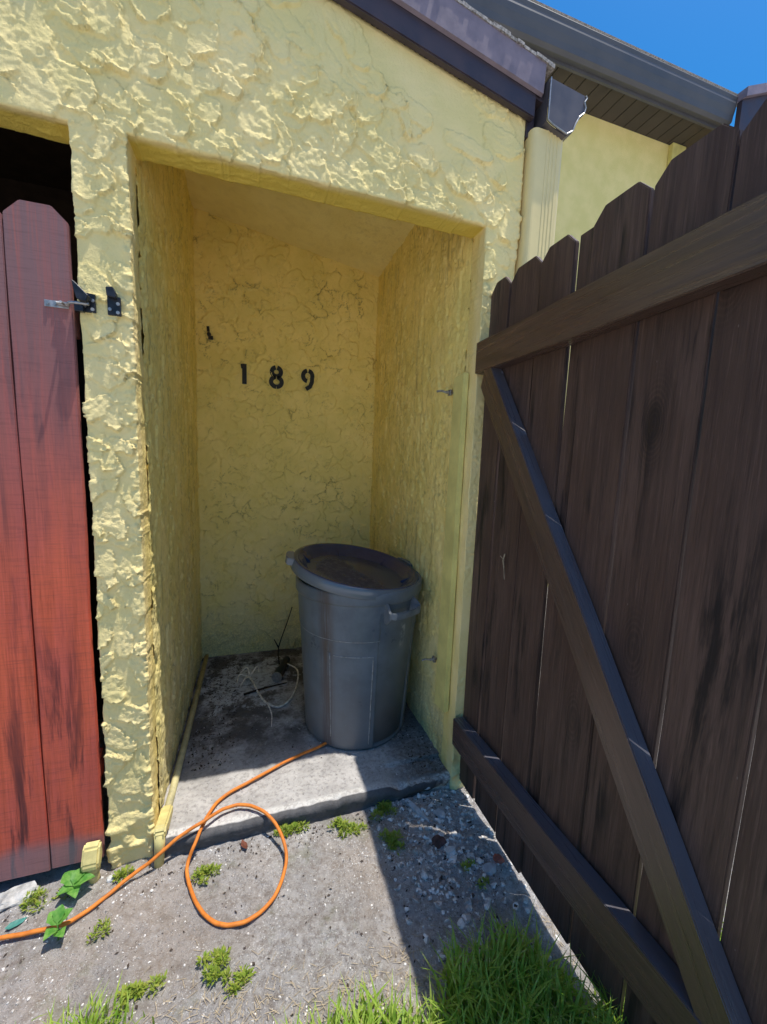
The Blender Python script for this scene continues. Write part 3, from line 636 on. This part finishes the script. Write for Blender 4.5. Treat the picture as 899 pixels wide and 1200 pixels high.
# ------------------------------------------------------------------ trash can and lid
CX, CY = .851, .484
can = empty('trash_can', (CX, CY, 0), 'grey plastic trash can with tilted dark blue lid in the niche corner', 'trash can')
def can_r(th, z):
    r = .258+(.303-.258)*(z/.74)
    d = np.abs(((th+R(62)+math.pi) % math.pi)); d = np.minimum(d, math.pi-d)          # distance to nearest handle side (two, opposite)
    rec_ = sstep(.40, .37, d)*sstep(.69, .66, z); r = r-.012*rec_
    r = r+.0035*sstep(.545, .552, z)
    return r
def can_body():
    ths = np.linspace(-math.pi, math.pi, 241)[:-1]
    prof = [(-.012, .0), (-.002, .004)]
    zs = list(np.linspace(.012, .535, 30))+[.54, .544, .548, .552, .556, .56]+list(np.linspace(.575, .715, 14))
    rows = []
    def ring(rf, z): rows.append([(rf(t)*math.cos(t), rf(t)*math.sin(t), z) for t in ths])
    ring(lambda t: .02, .006); ring(lambda t: .235, .006); ring(lambda t: .248, 0.0); ring(lambda t: .2555, .004)
    for z in zs: ring(lambda t, z=z: float(can_r(t, z)), z)
    for r, z in ((.3045, .718), (.3125, .720), (.3155, .726), (.3160, .762), (.3145, .773), (.3090, .779), (.3030, .777), (.2995, .768), (.294, .60), (.250, .02), (.02, .015)): ring(lambda t, r=r: r, z)
    n = len(ths); V = [p for r in rows for p in r]; F = []
    for i in range(len(rows)-1):
        for j in range(n): F.append((i*n+j, i*n+(j+1) % n, (i+1)*n+(j+1) % n, (i+1)*n+j))
    F.append(tuple(range(n))[::-1]); F.append(tuple((len(rows)-1)*n+j for j in range(n)))
    return mesh_np('body', V, F)
b = obj('body', can_body(), M['can'], can, smooth=True, world=False)
def on_can(t, z, o=.001): r = float(can_r(t, z))+o; return (r*math.cos(t), r*math.sin(t), z)
for t0 in (R(-104.9-32)+.12, R(-104.9)+.55+math.pi*.55):          # embossed panel outlines
    bm = bmesh.new(); t1 = t0+.70
    if t0 > 0: t1 = t0+.7
    tube(bm, [on_can(t0, z, .0005) for z in np.linspace(.06, .485, 14)], .0026, 6); tube(bm, [on_can(t1, z, .0005) for z in np.linspace(.03, .475, 14)], .0026, 6)
    tube(bm, [on_can(t, .475, .0005) for t in np.linspace(t0+.06, t1, 14)], .0022, 6); obj('panel_ridge', bm, M['can_ridge'], can, smooth=True, world=False)
bm = bmesh.new(); tube(bm, [on_can(R(-64)+.02+.0*z, z, .0002) for z in np.linspace(.05, .60, 14)], .0016, 6); tube(bm, [on_can(R(-46), z, .0008) for z in np.linspace(.06, .60, 14)], .0024, 6); obj('panel_ridge', bm, M['can_ridge'], can, smooth=True, world=False)
bm = bmesh.new(); tube(bm, [on_can(t, .548, -.0006) for t in np.linspace(R(-168), R(-76), 30)], .0019, 6); obj('step_ridge', bm, M['can_ridge'], can, smooth=True, world=False)
for hc in (R(-66), R(114)):
    bm = bmesh.new(); hw = .275
    pol = lambda t, r, z: Vector((r*math.cos(t), r*math.sin(t), z))
    if hc > 0: R_out, = (.337,)
    else: R_out, = (.358,)
    # outer grip bar plus two cheek brackets
    path = [pol(hc-hw, .298, .684), pol(hc-hw+.02, R_out-.012, .682)]+[pol(hc+t, R_out, .680) for t in np.linspace(-hw+.07, hw-.07, 9)]+[pol(hc+hw-.02, R_out-.012, .682), pol(hc+hw, .298, .684)]
    sweep_rect(bm, path, .013, .030)
    for s in (-1, 1):
        t = hc+s*(hw-.008)
        prism_pts = [pol(t, .299, .728), pol(t, .297, .630), pol(t, .318, .634), pol(t, R_out-.006, .664), pol(t, R_out-.006, .698), pol(t, .320, .728)]
        tan = Vector((-math.sin(t), math.cos(t), 0))*.006
        A = [bm.verts.new(p-tan) for p in prism_pts]; B = [bm.verts.new(p+tan) for p in prism_pts]; bm.faces.new(A); bm.faces.new(B[::-1])
        for i in range(6): bm.faces.new((A[i], B[i], B[(i+1) % 6], A[(i+1) % 6]))
    bmesh.ops.recalc_face_normals(bm, faces=bm.faces[:])
    bmesh.ops.bevel(bm, geom=[e for e in bm.edges if len(e.link_faces) == 2 and e.calc_face_angle() > .6], offset=.003, segments=2, affect='EDGES')
    obj('handle', bm, M['can_handle'], can, world=False)
def lathe(prof, n=160):
    V = []; F = []; m = len(prof)
    for r, z in prof:
        for j in range(n):
            t = j*2*math.pi/n; V.append((r*math.cos(t), r*math.sin(t), z))
    for i in range(m-1):
        for j in range(n): F.append((i*n+j, i*n+(j+1) % n, (i+1)*n+(j+1) % n, (i+1)*n+j))
    F.append(tuple(range(n))[::-1]); F.append(tuple((m-1)*n+j for j in range(n)))
    return mesh_np('lathe', V, F)
prof = [(.01, -.030), (.17, -.033), (.235, -.036), (.246, -.033), (.268, -.010), (.276, -.004), (.288, -.001), (.292, .005), (.297, .010), (.308, .011), (.318, .007), (.323, -.002), (.326, -.036), (.323, -.040), (.319, -.036), (.316, -.006), (.306, .004), (.280, -.012), (.246, -.043), (.01, -.040)]
lid = obj('lid', lathe(prof[::-1]), M['lid'], can, smooth=True, world=False)
lid.location = (.836-CX, .488-CY, .822); lid.rotation_euler = (R(6.2), R(8.0), 0); lid['label'] = 'dark blue round lid with dirt on it, sitting tilted on the can'
for k in range(6):
    t = R(40+60*k); bm = bmesh.new(); ca, sa = math.cos(t), math.sin(t)
    mt = Matrix.Rotation(t, 4, 'Z'); prism(bm, [(.232, -.0355), (.240, -.026), (.276, -.003), (.282, -.007), (.248, -.036)], 'y', -.0025, .0025); bmesh.ops.transform(bm, matrix=mt, verts=bm.verts[:])
    obj('gusset', bm, M['lid'], lid, world=False)
for t in (R(176), R(20)):
    bm = bmesh.new(); mt = Matrix.Rotation(t, 4, 'Z'); w = .062
    prism(bm, [(.312, -w), (.345, -w*.86), (.352, -w*.4), (.352, w*.4), (.345, w*.86), (.312, w)], 'z', -.022, .0135); bmesh.ops.transform(bm, matrix=mt, verts=bm.verts[:])
    bmesh.ops.bevel(bm, geom=bm.edges[:], offset=.004, segments=2, affect='EDGES'); obj('tab', bm, M['lid'], lid, world=False)

# ------------------------------------------------------------------ orange cord
CP = [(.80, .37, .011), (.647, .298, .011), (.493, .244, .011), (.348, .172, .012), (.225, .108, .012), (.174, .029, .014), (.146, -.049, .0), (.124, -.085, -.04), (.127, -.123, -.060), (.164, -.211, -.064), (.212, -.275, -.064), (.265, -.305, -.064), (.332, -.305, -.064), (.397, -.267, -.062), (.436, -.201, -.052), (.447, -.14, -.035), (.421, -.065, -.005), (.371, -.006, .017), (.300, .041, .019), (.230, .032, .026), (.169, -.010, .034), (.088, -.030, .010), (.011, -.060, -.025), (-.058, -.082, -.050), (-.128, -.129, -.062), (-.194, -.165, -.063), (-.278, -.166, -.063), (-.363, -.157, -.064), (-.47, -.14, -.064), (-.7, -.10, -.064), (-1.0, -.18, -.064)]
bm = bmesh.new(); tube(bm, [p+Vector((0, 0, .0006*math.sin(i*.9))) for i, p in enumerate(catmull(CP, 10))], .0059, 12)
tag(obj('extension_cord', bm, M['cord'], smooth=True), 'orange cord running from the trash can and looping once on the dirt', 'cord')

# ------------------------------------------------------------------ painted pipes at the pillar foot
p1 = empty('drain_pipe', (.025, -.03, -.08), 'painted drain pipe along the left foot of the niche, bent down over the slab edge', 'pipe')
bm = bmesh.new(); tube(bm, [(.030, .03, .020), (.034, .5, .008), (.036, 1.39, -.012)], .014, 10); obj('pipe', bm, M['pipe_shade'], p1, smooth=True)
bm = bmesh.new(); prism(bm, [(-.046, .030), (-.046, .056), (-.030, .070), (.0, .058), (.095, .040), (.095, .006), (.0, .012), (-.01, .030)], 'x', .012, .050); bmesh.ops.bevel(bm, geom=bm.edges[:], offset=.006, segments=2, affect='EDGES'); obj('elbow', bm, M['pipe'], p1)
bm = bmesh.new(); tube(bm, [(.030, -.030, .045), (.028, -.034, .0), (.024, -.038, -.10)], [.019, .017, .015], 12); obj('stub', bm, M['pipe'], p1, smooth=True)
p2 = empty('drain_pipe', (-.17, -.035, -.08), 'short yellow pipe stub with angled cap at the foot of the red gate', 'pipe')
bm = bmesh.new(); tube(bm, [(-.168, -.030, -.10), (-.170, -.034, -.02)], .0165, 12); obj('stub', bm, M['pipe'], p2, smooth=True)
bm = bmesh.new(); prism(bm, [(-.060, -.016), (-.060, .006), (-.040, .050), (-.014, .058), (-.014, .010), (-.030, -.022)], 'x', -.196, -.146); bmesh.ops.bevel(bm, geom=bm.edges[:], offset=.006, segments=2, affect='EDGES'); obj('elbow', bm, M['pipe'], p2)
bm = bmesh.new(); tube(bm, [(-.170, -.034, -.034), (-.170, -.034, -.018)], .021, 12); obj('collar', bm, M['pipe'], p2, smooth=False)

# ------------------------------------------------------------------ stones and debris
def gz(x, y): return float(ground_z(np.array([x]), np.array([y]))[0])
def stone(x, y, sx, sy, sz, rz, mat, label, seed, z=None, name='stone', cat='stone', rough=.28):
    bm = bmesh.new(); bmesh.ops.create_icosphere(bm, subdivisions=3, radius=1)
    c = np.array([v.co[:] for v in bm.verts]); d = fbm(c[:, 0]*1.3+seed*9, c[:, 1]*1.3, c[:, 2]*1.3, 3, seed); d2 = np.round(fbm(c[:, 0]*.9+seed, c[:, 1]*.9, c[:, 2]*.9, 2, seed+5)*3)/3
    for v, a, b_ in zip(bm.verts, d, d2): v.co *= .82*(1+rough*1.3*a+.22*b_)
    for v in bm.verts: v.co = Vector((max(-.72, min(.78, v.co.x)), v.co.y, max(-.6, min(.62+.12*v.co.x, v.co.z))))
    for v in bm.verts: v.co = Vector((v.co.x*sx, v.co.y*sy, v.co.z*sz))
    o = obj(name, bm, mat); o.location = (x, y, (gz(x, y) if z is None else z)+sz*.35); o.rotation_euler = (0, 0, rz); return tag(o, label, cat)
stone(-.392, -.030, .085, .050, .026, .25, M['rock'], 'large flat pale stone lying at the foot of the red gate', 1)
stone(-.118, -.050, .016, .012, .010, .1, M['rock_white'], 'small white stone between the yellow pipe stub and the pillar', 2)
stone(.975, -.075, .017, .075, .010, .42, M['slate'], 'long thin pale grey shard pointing at the niche step', 3, rough=.16)
stone(1.062, -.115, .026, .034, .013, .4, M['slate'], 'pale oval stone in the gate shadow below the long shard', 4)
stone(1.003, -.232, .034, .026, .012, .5, M['rock_brown'], 'dark brown flat stone in the gate shadow', 5)
stone(1.028, -.275, .026, .024, .013, .2, M['rock_white'], 'blocky white stone touching the dark brown stone', 6)
stone(1.178, -.355, .022, .020, .014, .2, M['rock_red'], 'small reddish stone at the edge of the gate shadow', 7)
stone(1.135, -.37, .034, .022, .012, .2, M['slate'], 'wide pale stone beside the small reddish stone', 8)
stone(1.005, .010, .085, .022, .024, -.28, M['slate'], 'broken grey concrete chunk at the right end of the slab edge', 9, z=-.045, rough=.2)
stone(.90, -.33, .018, .016, .011, .2, M['rock_white'], 'white pebble alone in the darkest part of the gate shadow', 10)
def twigs(name, strokes, mat, label, cat):
    bm = bmesh.new()
    for pts, r0, r1 in strokes:
        q = catmull(pts, 5); tube(bm, q, list(np.linspace(r0, r1, len(q))), 6)
    o = obj(name, bm, mat, smooth=True); rec(o); return tag(o, label, cat)
zf = lambda y: -.03*y/1.41
def F3(x, y, h=0.): return (x, y, zf(y)+h)
twigs('dry_root', [([F3(.312, 1.03, .02), F3(.335, .96, .02), F3(.362, .86, .008), F3(.405, .74, .006), F3(.470, .68, .007), F3(.535, .73, .012), F3(.585, .86, .02), F3(.60, .98, .05), F3(.545, 1.06, .06)], .0060, .0045),
    ([F3(.415, .72, .007), F3(.430, .62, .006), F3(.425, .52, .004)], .005, .002), ([F3(.318, 1.02, .02), F3(.26, 1.04, .035), F3(.245, .97, .02)], .006, .003), ([F3(.318, 1.03, .02), F3(.30, 1.09, .05), F3(.262, 1.07, .03)], .006, .003),
    ([F3(.318, 1.03, .02), F3(.36, 1.09, .05), F3(.372, 1.05, .03)], .006, .003), ([F3(.31, 1.03, .02), F3(.285, .98, .03), F3(.262, .94, .004)], .006, .003)], M['root'], 'pale dry branching root lying on the niche floor left of the can', 'root')
twigs('dead_stick', [([F3(.285, .855, .006), F3(.39, .885, .010), F3(.53, .92, .008)], .007, .004)], M['bark'], 'thin dark stick lying flat under the pale root', 'stick')
twigs('dead_stick', [([F3(.50, 1.14, .02), F3(.50, 1.22, .10), F3(.56, 1.31, .23), F3(.60, 1.36, .33)], .0042, .003), ([F3(.50, 1.22, .10), F3(.47, 1.20, .17)], .006, .003)], M['bark'], 'dark bent twig leaning on the back wall left of the can', 'stick')
ct = empty('hose_coupling', (.515, 1.06, 0), 'short dark tube with a pale end ring lying near the back of the niche', 'tube')
a, b_ = Vector(F3(.475, .955, .034)), Vector(F3(.55, 1.17, .034))
bm = bmesh.new(); tube(bm, [a, a.lerp(b_, .35), a.lerp(b_, .36), b_], [.030, .030, .024, .024], 16); obj('tube', bm, M['tube'], ct)
bm = bmesh.new(); tube(bm, [a-(b_-a)*.03, a+(b_-a)*.01], .0315, 16); obj('ring', bm, M['steel'], ct)
def leaf_scrap(x, y, s, rz, mat, name, label, cat, z=None):
    bm = bmesh.new(); P = [(-1, 0, .1), (-.5, .35, .18), (.1, .42, .0), (.7, .2, .12), (1, 0, .3), (.6, -.25, .05), (0, -.4, .16), (-.6, -.3, 0)]
    c = bm.verts.new((0, 0, .02*s)); V = [bm.verts.new((p[0]*s, p[1]*s, p[2]*s*.6+.003)) for p in P]
    for i in range(8): bm.faces.new((c, V[i], V[(i+1) % 8]))
    bmesh.ops.subdivide_edges(bm, edges=bm.edges[:], cuts=2, use_grid_fill=True, smooth=.4); o = obj(name, bm, mat, smooth=True); o.location = (x, y, (gz(x, y) if z is None else z)+.004); o.rotation_euler = (.1, .15, rz); return tag(o, label, cat)
leaf_scrap(.305, -.055, .026, 1.9, M['leaf_dead'], 'dead_leaf', 'curled red-brown dead leaf inside the loop of the orange cord', 'leaf')
leaf_scrap(.80, .245, .024, .3, M['leaf_dead'], 'dead_leaf', 'small brown dead leaf on the sunlit concrete in front of the can', 'leaf', z=.0)
leaf_scrap(-.345, -.115, .026, .5, M['teal'], 'plastic_scrap', 'teal plastic scrap on the dirt below the large flat stone', 'litter')
# gravel and leaf litter: uncountable
def pebbles():
    V = []; F = []
    phi = (1+5**.5)/2
    IV = np.array([(-1, phi, 0), (1, phi, 0), (-1, -phi, 0), (1, -phi, 0), (0, -1, phi), (0, 1, phi), (0, -1, -phi), (0, 1, -phi), (phi, 0, -1), (phi, 0, 1), (-phi, 0, -1), (-phi, 0, 1)])/1.9
    IF = [(0, 11, 5), (0, 5, 1), (0, 1, 7), (0, 7, 10), (0, 10, 11), (1, 5, 9), (5, 11, 4), (11, 10, 2), (10, 7, 6), (7, 1, 8), (3, 9, 4), (3, 4, 2), (3, 2, 6), (3, 6, 8), (3, 8, 9), (4, 9, 5), (2, 4, 11), (6, 2, 10), (8, 6, 7), (9, 8, 1)]
    n = 19000; x = RNG.uniform(-.75, 1.5, n); y = RNG.uniform(-1.0, -.02, n)
    keep = (fbm(x*4, y*4, o=3, s=77)+RNG.uniform(-.5, .9, n)) > .1
    x, y = x[keep], y[keep]; s = .0009+.0030*RNG.random(len(x))**3.5
    n2 = 1900; x2 = np.clip(RNG.normal(1.03, .12, n2), .8, 1.3); y2 = np.clip(RNG.normal(-.25, .17, n2), -.7, -.02); s2 = .0016+.0105*RNG.random(n2)**3.8
    x = np.r_[x, x2]; y = np.r_[y, y2]; s = np.r_[s, s2]
    n3 = 500; x3 = RNG.uniform(.04, 1.14, n3); y3 = RNG.uniform(.05, 1.38, n3); s3 = .001+.0028*RNG.random(n3)**2
    z = np.r_[ground_z(x, y), -.03*y3/1.41]; x = np.r_[x, x3]; y = np.r_[y, y3]; s = np.r_[s, s3]; N = len(x)
    for i in range(N):
        P = IV*RNG.uniform(.7, 1.3, (12, 1))*s[i]*RNG.uniform(.65, 1.35, 3)*np.array((1, 1, .6)); a = RNG.uniform(0, 6.28); c_, s_ = math.cos(a), math.sin(a)
        P = P@np.array([[c_, s_, 0], [-s_, c_, 0], [0, 0, 1]]); V.append(P+np.array((x[i], y[i], z[i]+s[i]*.25)))
    V = np.concatenate(V); F = (np.array(IF)[None]+12*np.arange(N)[:, None, None]).reshape(-1, 3)
    return mesh_np('gravel', V, F)
tag(obj('gravel', pebbles(), M['pebble'], smooth=False), 'loose pale gravel and grit scattered over the dirt', 'gravel', kind='stuff')
def litter():
    V = []; F = []
    for i in range(1700):
        r = RNG.random()
        if r < .45: x, y = RNG.uniform(.06, .25), RNG.uniform(.3, 1.38)
        elif r < .75: x, y = RNG.uniform(.05, 1.1), RNG.uniform(1.15, 1.38)
        elif r < .9: x, y = RNG.uniform(1.02, 1.15), RNG.uniform(.02, .5)
        else: x, y = RNG.uniform(.1, 1.1), RNG.uniform(.3, 1.38)
        s = RNG.uniform(.002, .0085); a = RNG.uniform(0, 6.28); n = len(V)
        d = np.array((math.cos(a), math.sin(a), 0)); e = np.array((-d[1], d[0], 0))*RNG.uniform(.2, .6); c = np.array((x, y, -.03*y/1.41+.003))
        zt = RNG.uniform(0, .6); V += [c-d*s, c+e*s+np.array((0, 0, s*zt)), c+d*s+np.array((0, 0, s*zt*.4)), c-e*s]; F.append((n, n+1, n+2, n+3))
    for i in range(420):
        if RNG.random() < .5: x, y = RNG.uniform(-.1, 1.15), -.03-abs(RNG.normal(0, .04))
        else: x, y = RNG.uniform(-.5, 1.2), RNG.uniform(-.6, -.03)
        s = RNG.uniform(.0015, .007); a = RNG.uniform(0, 6.28); n = len(V); d = np.array((math.cos(a), math.sin(a), 0)); e = np.array((-d[1], d[0], 0))*RNG.uniform(.2, .6); c = np.array((x, y, gz(x, y)+.003))
        zt = RNG.uniform(0, .6); V += [c-d*s, c+e*s+np.array((0, 0, s*zt)), c+d*s+np.array((0, 0, s*zt*.4)), c-e*s]; F.append((n, n+1, n+2, n+3))
    return mesh_np('leaf_litter', V, F)
tag(obj('leaf_litter', litter(), M['litter']), 'dark crumbled leaf litter on the niche floor and dirt', 'leaf litter', kind='stuff')

# ------------------------------------------------------------------ plants
def weed(x, y, r, h, n, seed, label):
    rn = random.Random(seed); bm = bmesh.new(); z0 = gz(x, y); n = int(n*1.7)
    tufts = [(rn.gauss(0, r*.55), rn.gauss(0, r*.40), r*rn.uniform(.18, .5), h*rn.uniform(.3, 1.0)) for _ in range(7)]
    for i in range(n):
        t_ = rn.choice(tufts); a = rn.uniform(0, 6.28); d = t_[2]*rn.random()**.7; px, py = t_[0]+math.cos(a)*d, t_[1]+math.sin(a)*d*.8; hh = t_[3]*(1-.7*(d/t_[2])**2)*rn.uniform(.3, 1.1)
        L = rn.uniform(.006, .020); w = L*rn.uniform(.10, .22); b = a+rn.uniform(-.9, .9); up = rn.uniform(.1, 1.1)
        dx, dy, dz = math.cos(b)*math.cos(up), math.sin(b)*math.cos(up), math.sin(up); sx, sy = -math.sin(b)*w, math.cos(b)*w
        p = Vector((px, py, hh)); t = Vector((dx, dy, dz))*L
        v = [bm.verts.new(p), bm.verts.new(p+t*.5+Vector((sx, sy, .002))), bm.verts.new(p+t), bm.verts.new(p+t*.5-Vector((sx, sy, -.002)))]; bm.faces.new(v)
        if i % 3 == 0:
            q = bm.verts.new((px*.5, py*.5, -.004)); q2 = bm.verts.new((px*.5+.0015, py*.5, -.004)); bm.faces.new((q, q2, v[0]))
    o = obj('weed_clump', bm, M['weed']); o.location = (x, y, z0); tag(o, label, 'weed', 'low green weed clumps in the dirt')
weed(.482, -.040, .050, .022, 260, 1, 'low weed clump against the slab edge right of the cord loop')
weed(.440, -.035, .035, .016, 90, 21, 'sparse weed sprig against the slab edge just outside the cord loop')
weed(.690, -.085, .042, .028, 300, 2, 'bright sunlit weed clump at the left edge of the gate shadow')
weed(.650, -.055, .025, .022, 90, 22, 'small bright weed tuft just below the sunlit slab edge')
weed(.850, -.035, .058, .030, 380, 3, 'shaded weed clump against the slab edge under the gate shadow')
weed(.825, -.185, .045, .028, 260, 4, 'shaded weed clump alone in the gate shadow, away from the slab')
weed(.182, -.110, .038, .022, 200, 5, 'weed clump inside the loop of the orange cord')
weed(.225, -.40, .036, .022, 200, 6, 'weed clump on open dirt below the cord loop')
weed(.290, -.45, .034, .016, 120, 26, 'smaller weed clump on open dirt nearest the lawn edge')
weed(.040, -.405, .030, .024, 150, 7, 'bright weed clump at the bottom beside the left grass tuft')
weed(.085, -.40, .018, .014, 40, 27, 'tiny weed sprig right of the left grass tuft')
weed(-.098, -.225, .030, .018, 60, 8, 'sparse weed sprig below the orange cord on the left')
weed(-.078, -.048, .022, .020, 90, 9, 'weed tuft at the base of the yellow pillar')
weed(-.318, -.048, .045, .030, 170, 10, 'weed clump growing over the large flat stone by the red gate')
weed(1.06, -.345, .018, .018, 50, 11, 'little weed among the white stones in the gate shadow')
weed(1.08, -.41, .018, .016, 40, 12, 'lowest little weed in the gate shadow, just above the lawn')
def seedling(x, y, leaves, label):
    e = empty('seedling', (x, y, gz(x, y)), label, 'seedling', 'leafy seedlings by the cord')
    for (a, el, L, w, z) in leaves:
        bm = bmesh.new(); n = 7; rows = []
        for i in range(n+1):
            t = i/n; ww = w*math.sin(math.pi*min(1, t**.75))*(1+.12*math.sin(t*17)); b = el-.6*t; dx = L*t*math.cos(el*.8); dz = L*(t*math.sin(el)-.35*t*t)
            rows.append([bm.verts.new((dx, s*ww, z+dz+abs(s)*ww*.35)) for s in (-1, -.5, 0, .5, 1)])
        for i in range(n):
            for k in range(4): bm.faces.new((rows[i][k], rows[i][k+1], rows[i+1][k+1], rows[i+1][k]))
        bmesh.ops.remove_doubles(bm, verts=bm.verts[:], dist=.0004); bmesh.ops.transform(bm, matrix=Matrix.Rotation(a, 4, 'Z'), verts=bm.verts[:]); obj('leaf', bm, M['seedling'], e, smooth=True, world=False)
    bm = bmesh.new(); tube(bm, [(0, 0, -.006), (.002, 0, .03), (0, .002, max(l[4] for l in leaves)+.002)], .0022, 6); obj('stem', bm, M['seedling'], e, smooth=True, world=False)
seedling(-.212, -.075, [(.1, .5, .065, .020, .045), (2.3, .6, .062, .022, .045), (3.7, .5, .045, .016, .04), (1.2, .5, .055, .02, .05), (5.2, .3, .045, .017, .04)], 'broad-leaved seedling between the red gate and the orange cord')
seedling(-.208, -.195, [(.6, .8, .05, .017, .05), (2.4, .9, .05, .017, .05), (4.2, .6, .045, .016, .04), (5.4, .6, .045, .015, .03), (1.5, 1.1, .05, .016, .055)], 'leafy seedling standing in front of the orange cord on the left')
# grass
def grass():
    V = []; F = []
    def blade(x, y, z, L, w, a, lean):
        n = len(V); S = 4; d = np.array((math.cos(a), math.sin(a), 0)); e = np.array((-d[1], d[0], 0)); tw = RNG.uniform(-.6, .6)
        for i in range(S+1):
            t = i/S; c = np.array((x, y, z-.006))+d*L*lean*t*t+np.array((0, 0, L*(t-.30*lean*t*t))); ww = w*(1-t**2.2)+.0002
            ee = e*math.cos(tw*t)+d*math.sin(tw*t); V.append(c-ee*ww); V.append(c+ee*ww)
        for i in range(S): F.append((n+2*i, n+2*i+1, n+2*i+3, n+2*i+2))
    N = 30000; x = RNG.uniform(.30, 1.7, N); y = RNG.uniform(-1.25, -.50, N)
    edge = -.555+.025*np.sin(x*9)-.07*sstep(.45, .30, x)+.02*sstep(.85, 1.0, x)-.14*sstep(1.08, 1.2, x)-.035*np.exp(-((x-.72)/.09)**2)+.05*fbm(x*9, y*2, o=2, s=3)
    dn = sstep(0.0, .11, edge-y); keep = RNG.random(N) < .16*dn+.44*dn**2
    for xi, yi, q in zip(x[keep], y[keep], dn[keep]):
        L = RNG.uniform(.045, .145)*(.45+.55*q); blade(xi, yi, gz_fast(xi, yi), L, RNG.uniform(.0018, .0052), RNG.uniform(0, 6.28), RNG.uniform(.1, .95))
    for _ in range(330):
        xi, yi = RNG.normal(-.055, .05), RNG.normal(-.475, .03); blade(xi, yi, gz_fast(xi, yi), RNG.uniform(.03, .095), RNG.uniform(.0015, .0032), RNG.uniform(0, 6.28), RNG.uniform(.1, .8))
    return mesh_np('grass', V, F)
_gx = np.linspace(-.4, 1.8, 221); _gy = np.linspace(-1.4, 0, 141); _GX, _GY = np.meshgrid(_gx, _gy); _GZ = ground_z(_GX.ravel(), _GY.ravel()).reshape(_GX.shape)
def gz_fast(x, y): return float(_GZ[min(140, max(0, int((y+1.4)*100))), min(220, max(0, int((x+.4)*100)))])
tag(obj('grass', grass(), M['grass'], smooth=True), 'green lawn grass growing along the bottom edge and by the gate foot', 'grass', kind='stuff')
# dead thatch among the grass roots
def thatch():
    V = []; F = []
    for i in range(900):
        if RNG.random() < .7: x, y = RNG.uniform(.3, 1.25), RNG.normal(-.56, .05)
        else: x, y = RNG.normal(.2, .12), RNG.normal(-.50, .05)
        if x > .8: y -= .03
        a = RNG.uniform(0, 6.28); L = RNG.uniform(.004, .015); d = np.array((math.cos(a), math.sin(a), RNG.uniform(-.05, .25)))*L; e = np.array((-d[1], d[0], 0))/L*.0006; c = np.array((x, y, gz_fast(x, y)+.004)); n = len(V)
        V += [c-d-e, c-d+e, c+d+e, c+d-e]; F.append((n, n+1, n+2, n+3))
    return mesh_np('thatch', V, F)
tag(obj('dry_thatch', thatch(), M['straw']), 'dry straw bits lying along the edge of the grass', 'straw', kind='stuff')

# ------------------------------------------------------------------ light, sky, camera
SUN = Vector((.21, -.115, 1)).normalized()
w = bpy.data.worlds.new('World'); scene.world = w; w.use_nodes = True; nt = w.node_tree
sky = nt.nodes.new('ShaderNodeTexSky'); sky.sky_type = 'NISHITA'; sky.sun_disc = False
sky.sun_elevation = math.asin(SUN.z); sky.sun_rotation = math.atan2(SUN.x, SUN.y); sky.air_density = 1.5; sky.dust_density = 2.0; sky.ozone_density = 8.0
bg = nt.nodes['Background']; bg.inputs['Strength'].default_value = .15; hs = nt.nodes.new('ShaderNodeHueSaturation'); hs.inputs['Saturation'].default_value = 1.45; nt.links.new(sky.outputs[0], hs.inputs['Color']); nt.links.new(hs.outputs[0], bg.inputs[0])
ld = bpy.data.lights.new('sun', 'SUN'); ld.energy = 5.0; ld.angle = R(.53); ld.color = (1, .95, .86)
lo = bpy.data.objects.new('sun', ld); link(lo); lo.rotation_euler = SUN.to_track_quat('Z', 'Y').to_euler(); lo.location = (2, -1, 8)
cd = bpy.data.cameras.new('camera'); cam = bpy.data.objects.new('camera', cd); link(cam)
cm = Matrix(((.951463, .003028, -.307748), (-.305446, .131771, -.943048), (.037697, .991276, .1263))).to_4x4(); cm.translation = (.3401, -1.4353, 1.35); cam.matrix_world = cm
cd.sensor_fit = 'VERTICAL'; cd.sensor_height = 24; cd.sensor_width = 24; cd.lens = 472.012/1200*24; cd.clip_start = .02; cd.clip_end = 2000
scene.camera = cam
scene.view_settings.view_transform = 'Standard'; scene.view_settings.look = 'None'; scene.view_settings.exposure = 0; scene.view_settings.gamma = 1
scene.cycles.max_bounces = 14; scene.cycles.diffuse_bounces = 8; scene.cycles.sample_clamp_indirect = 6
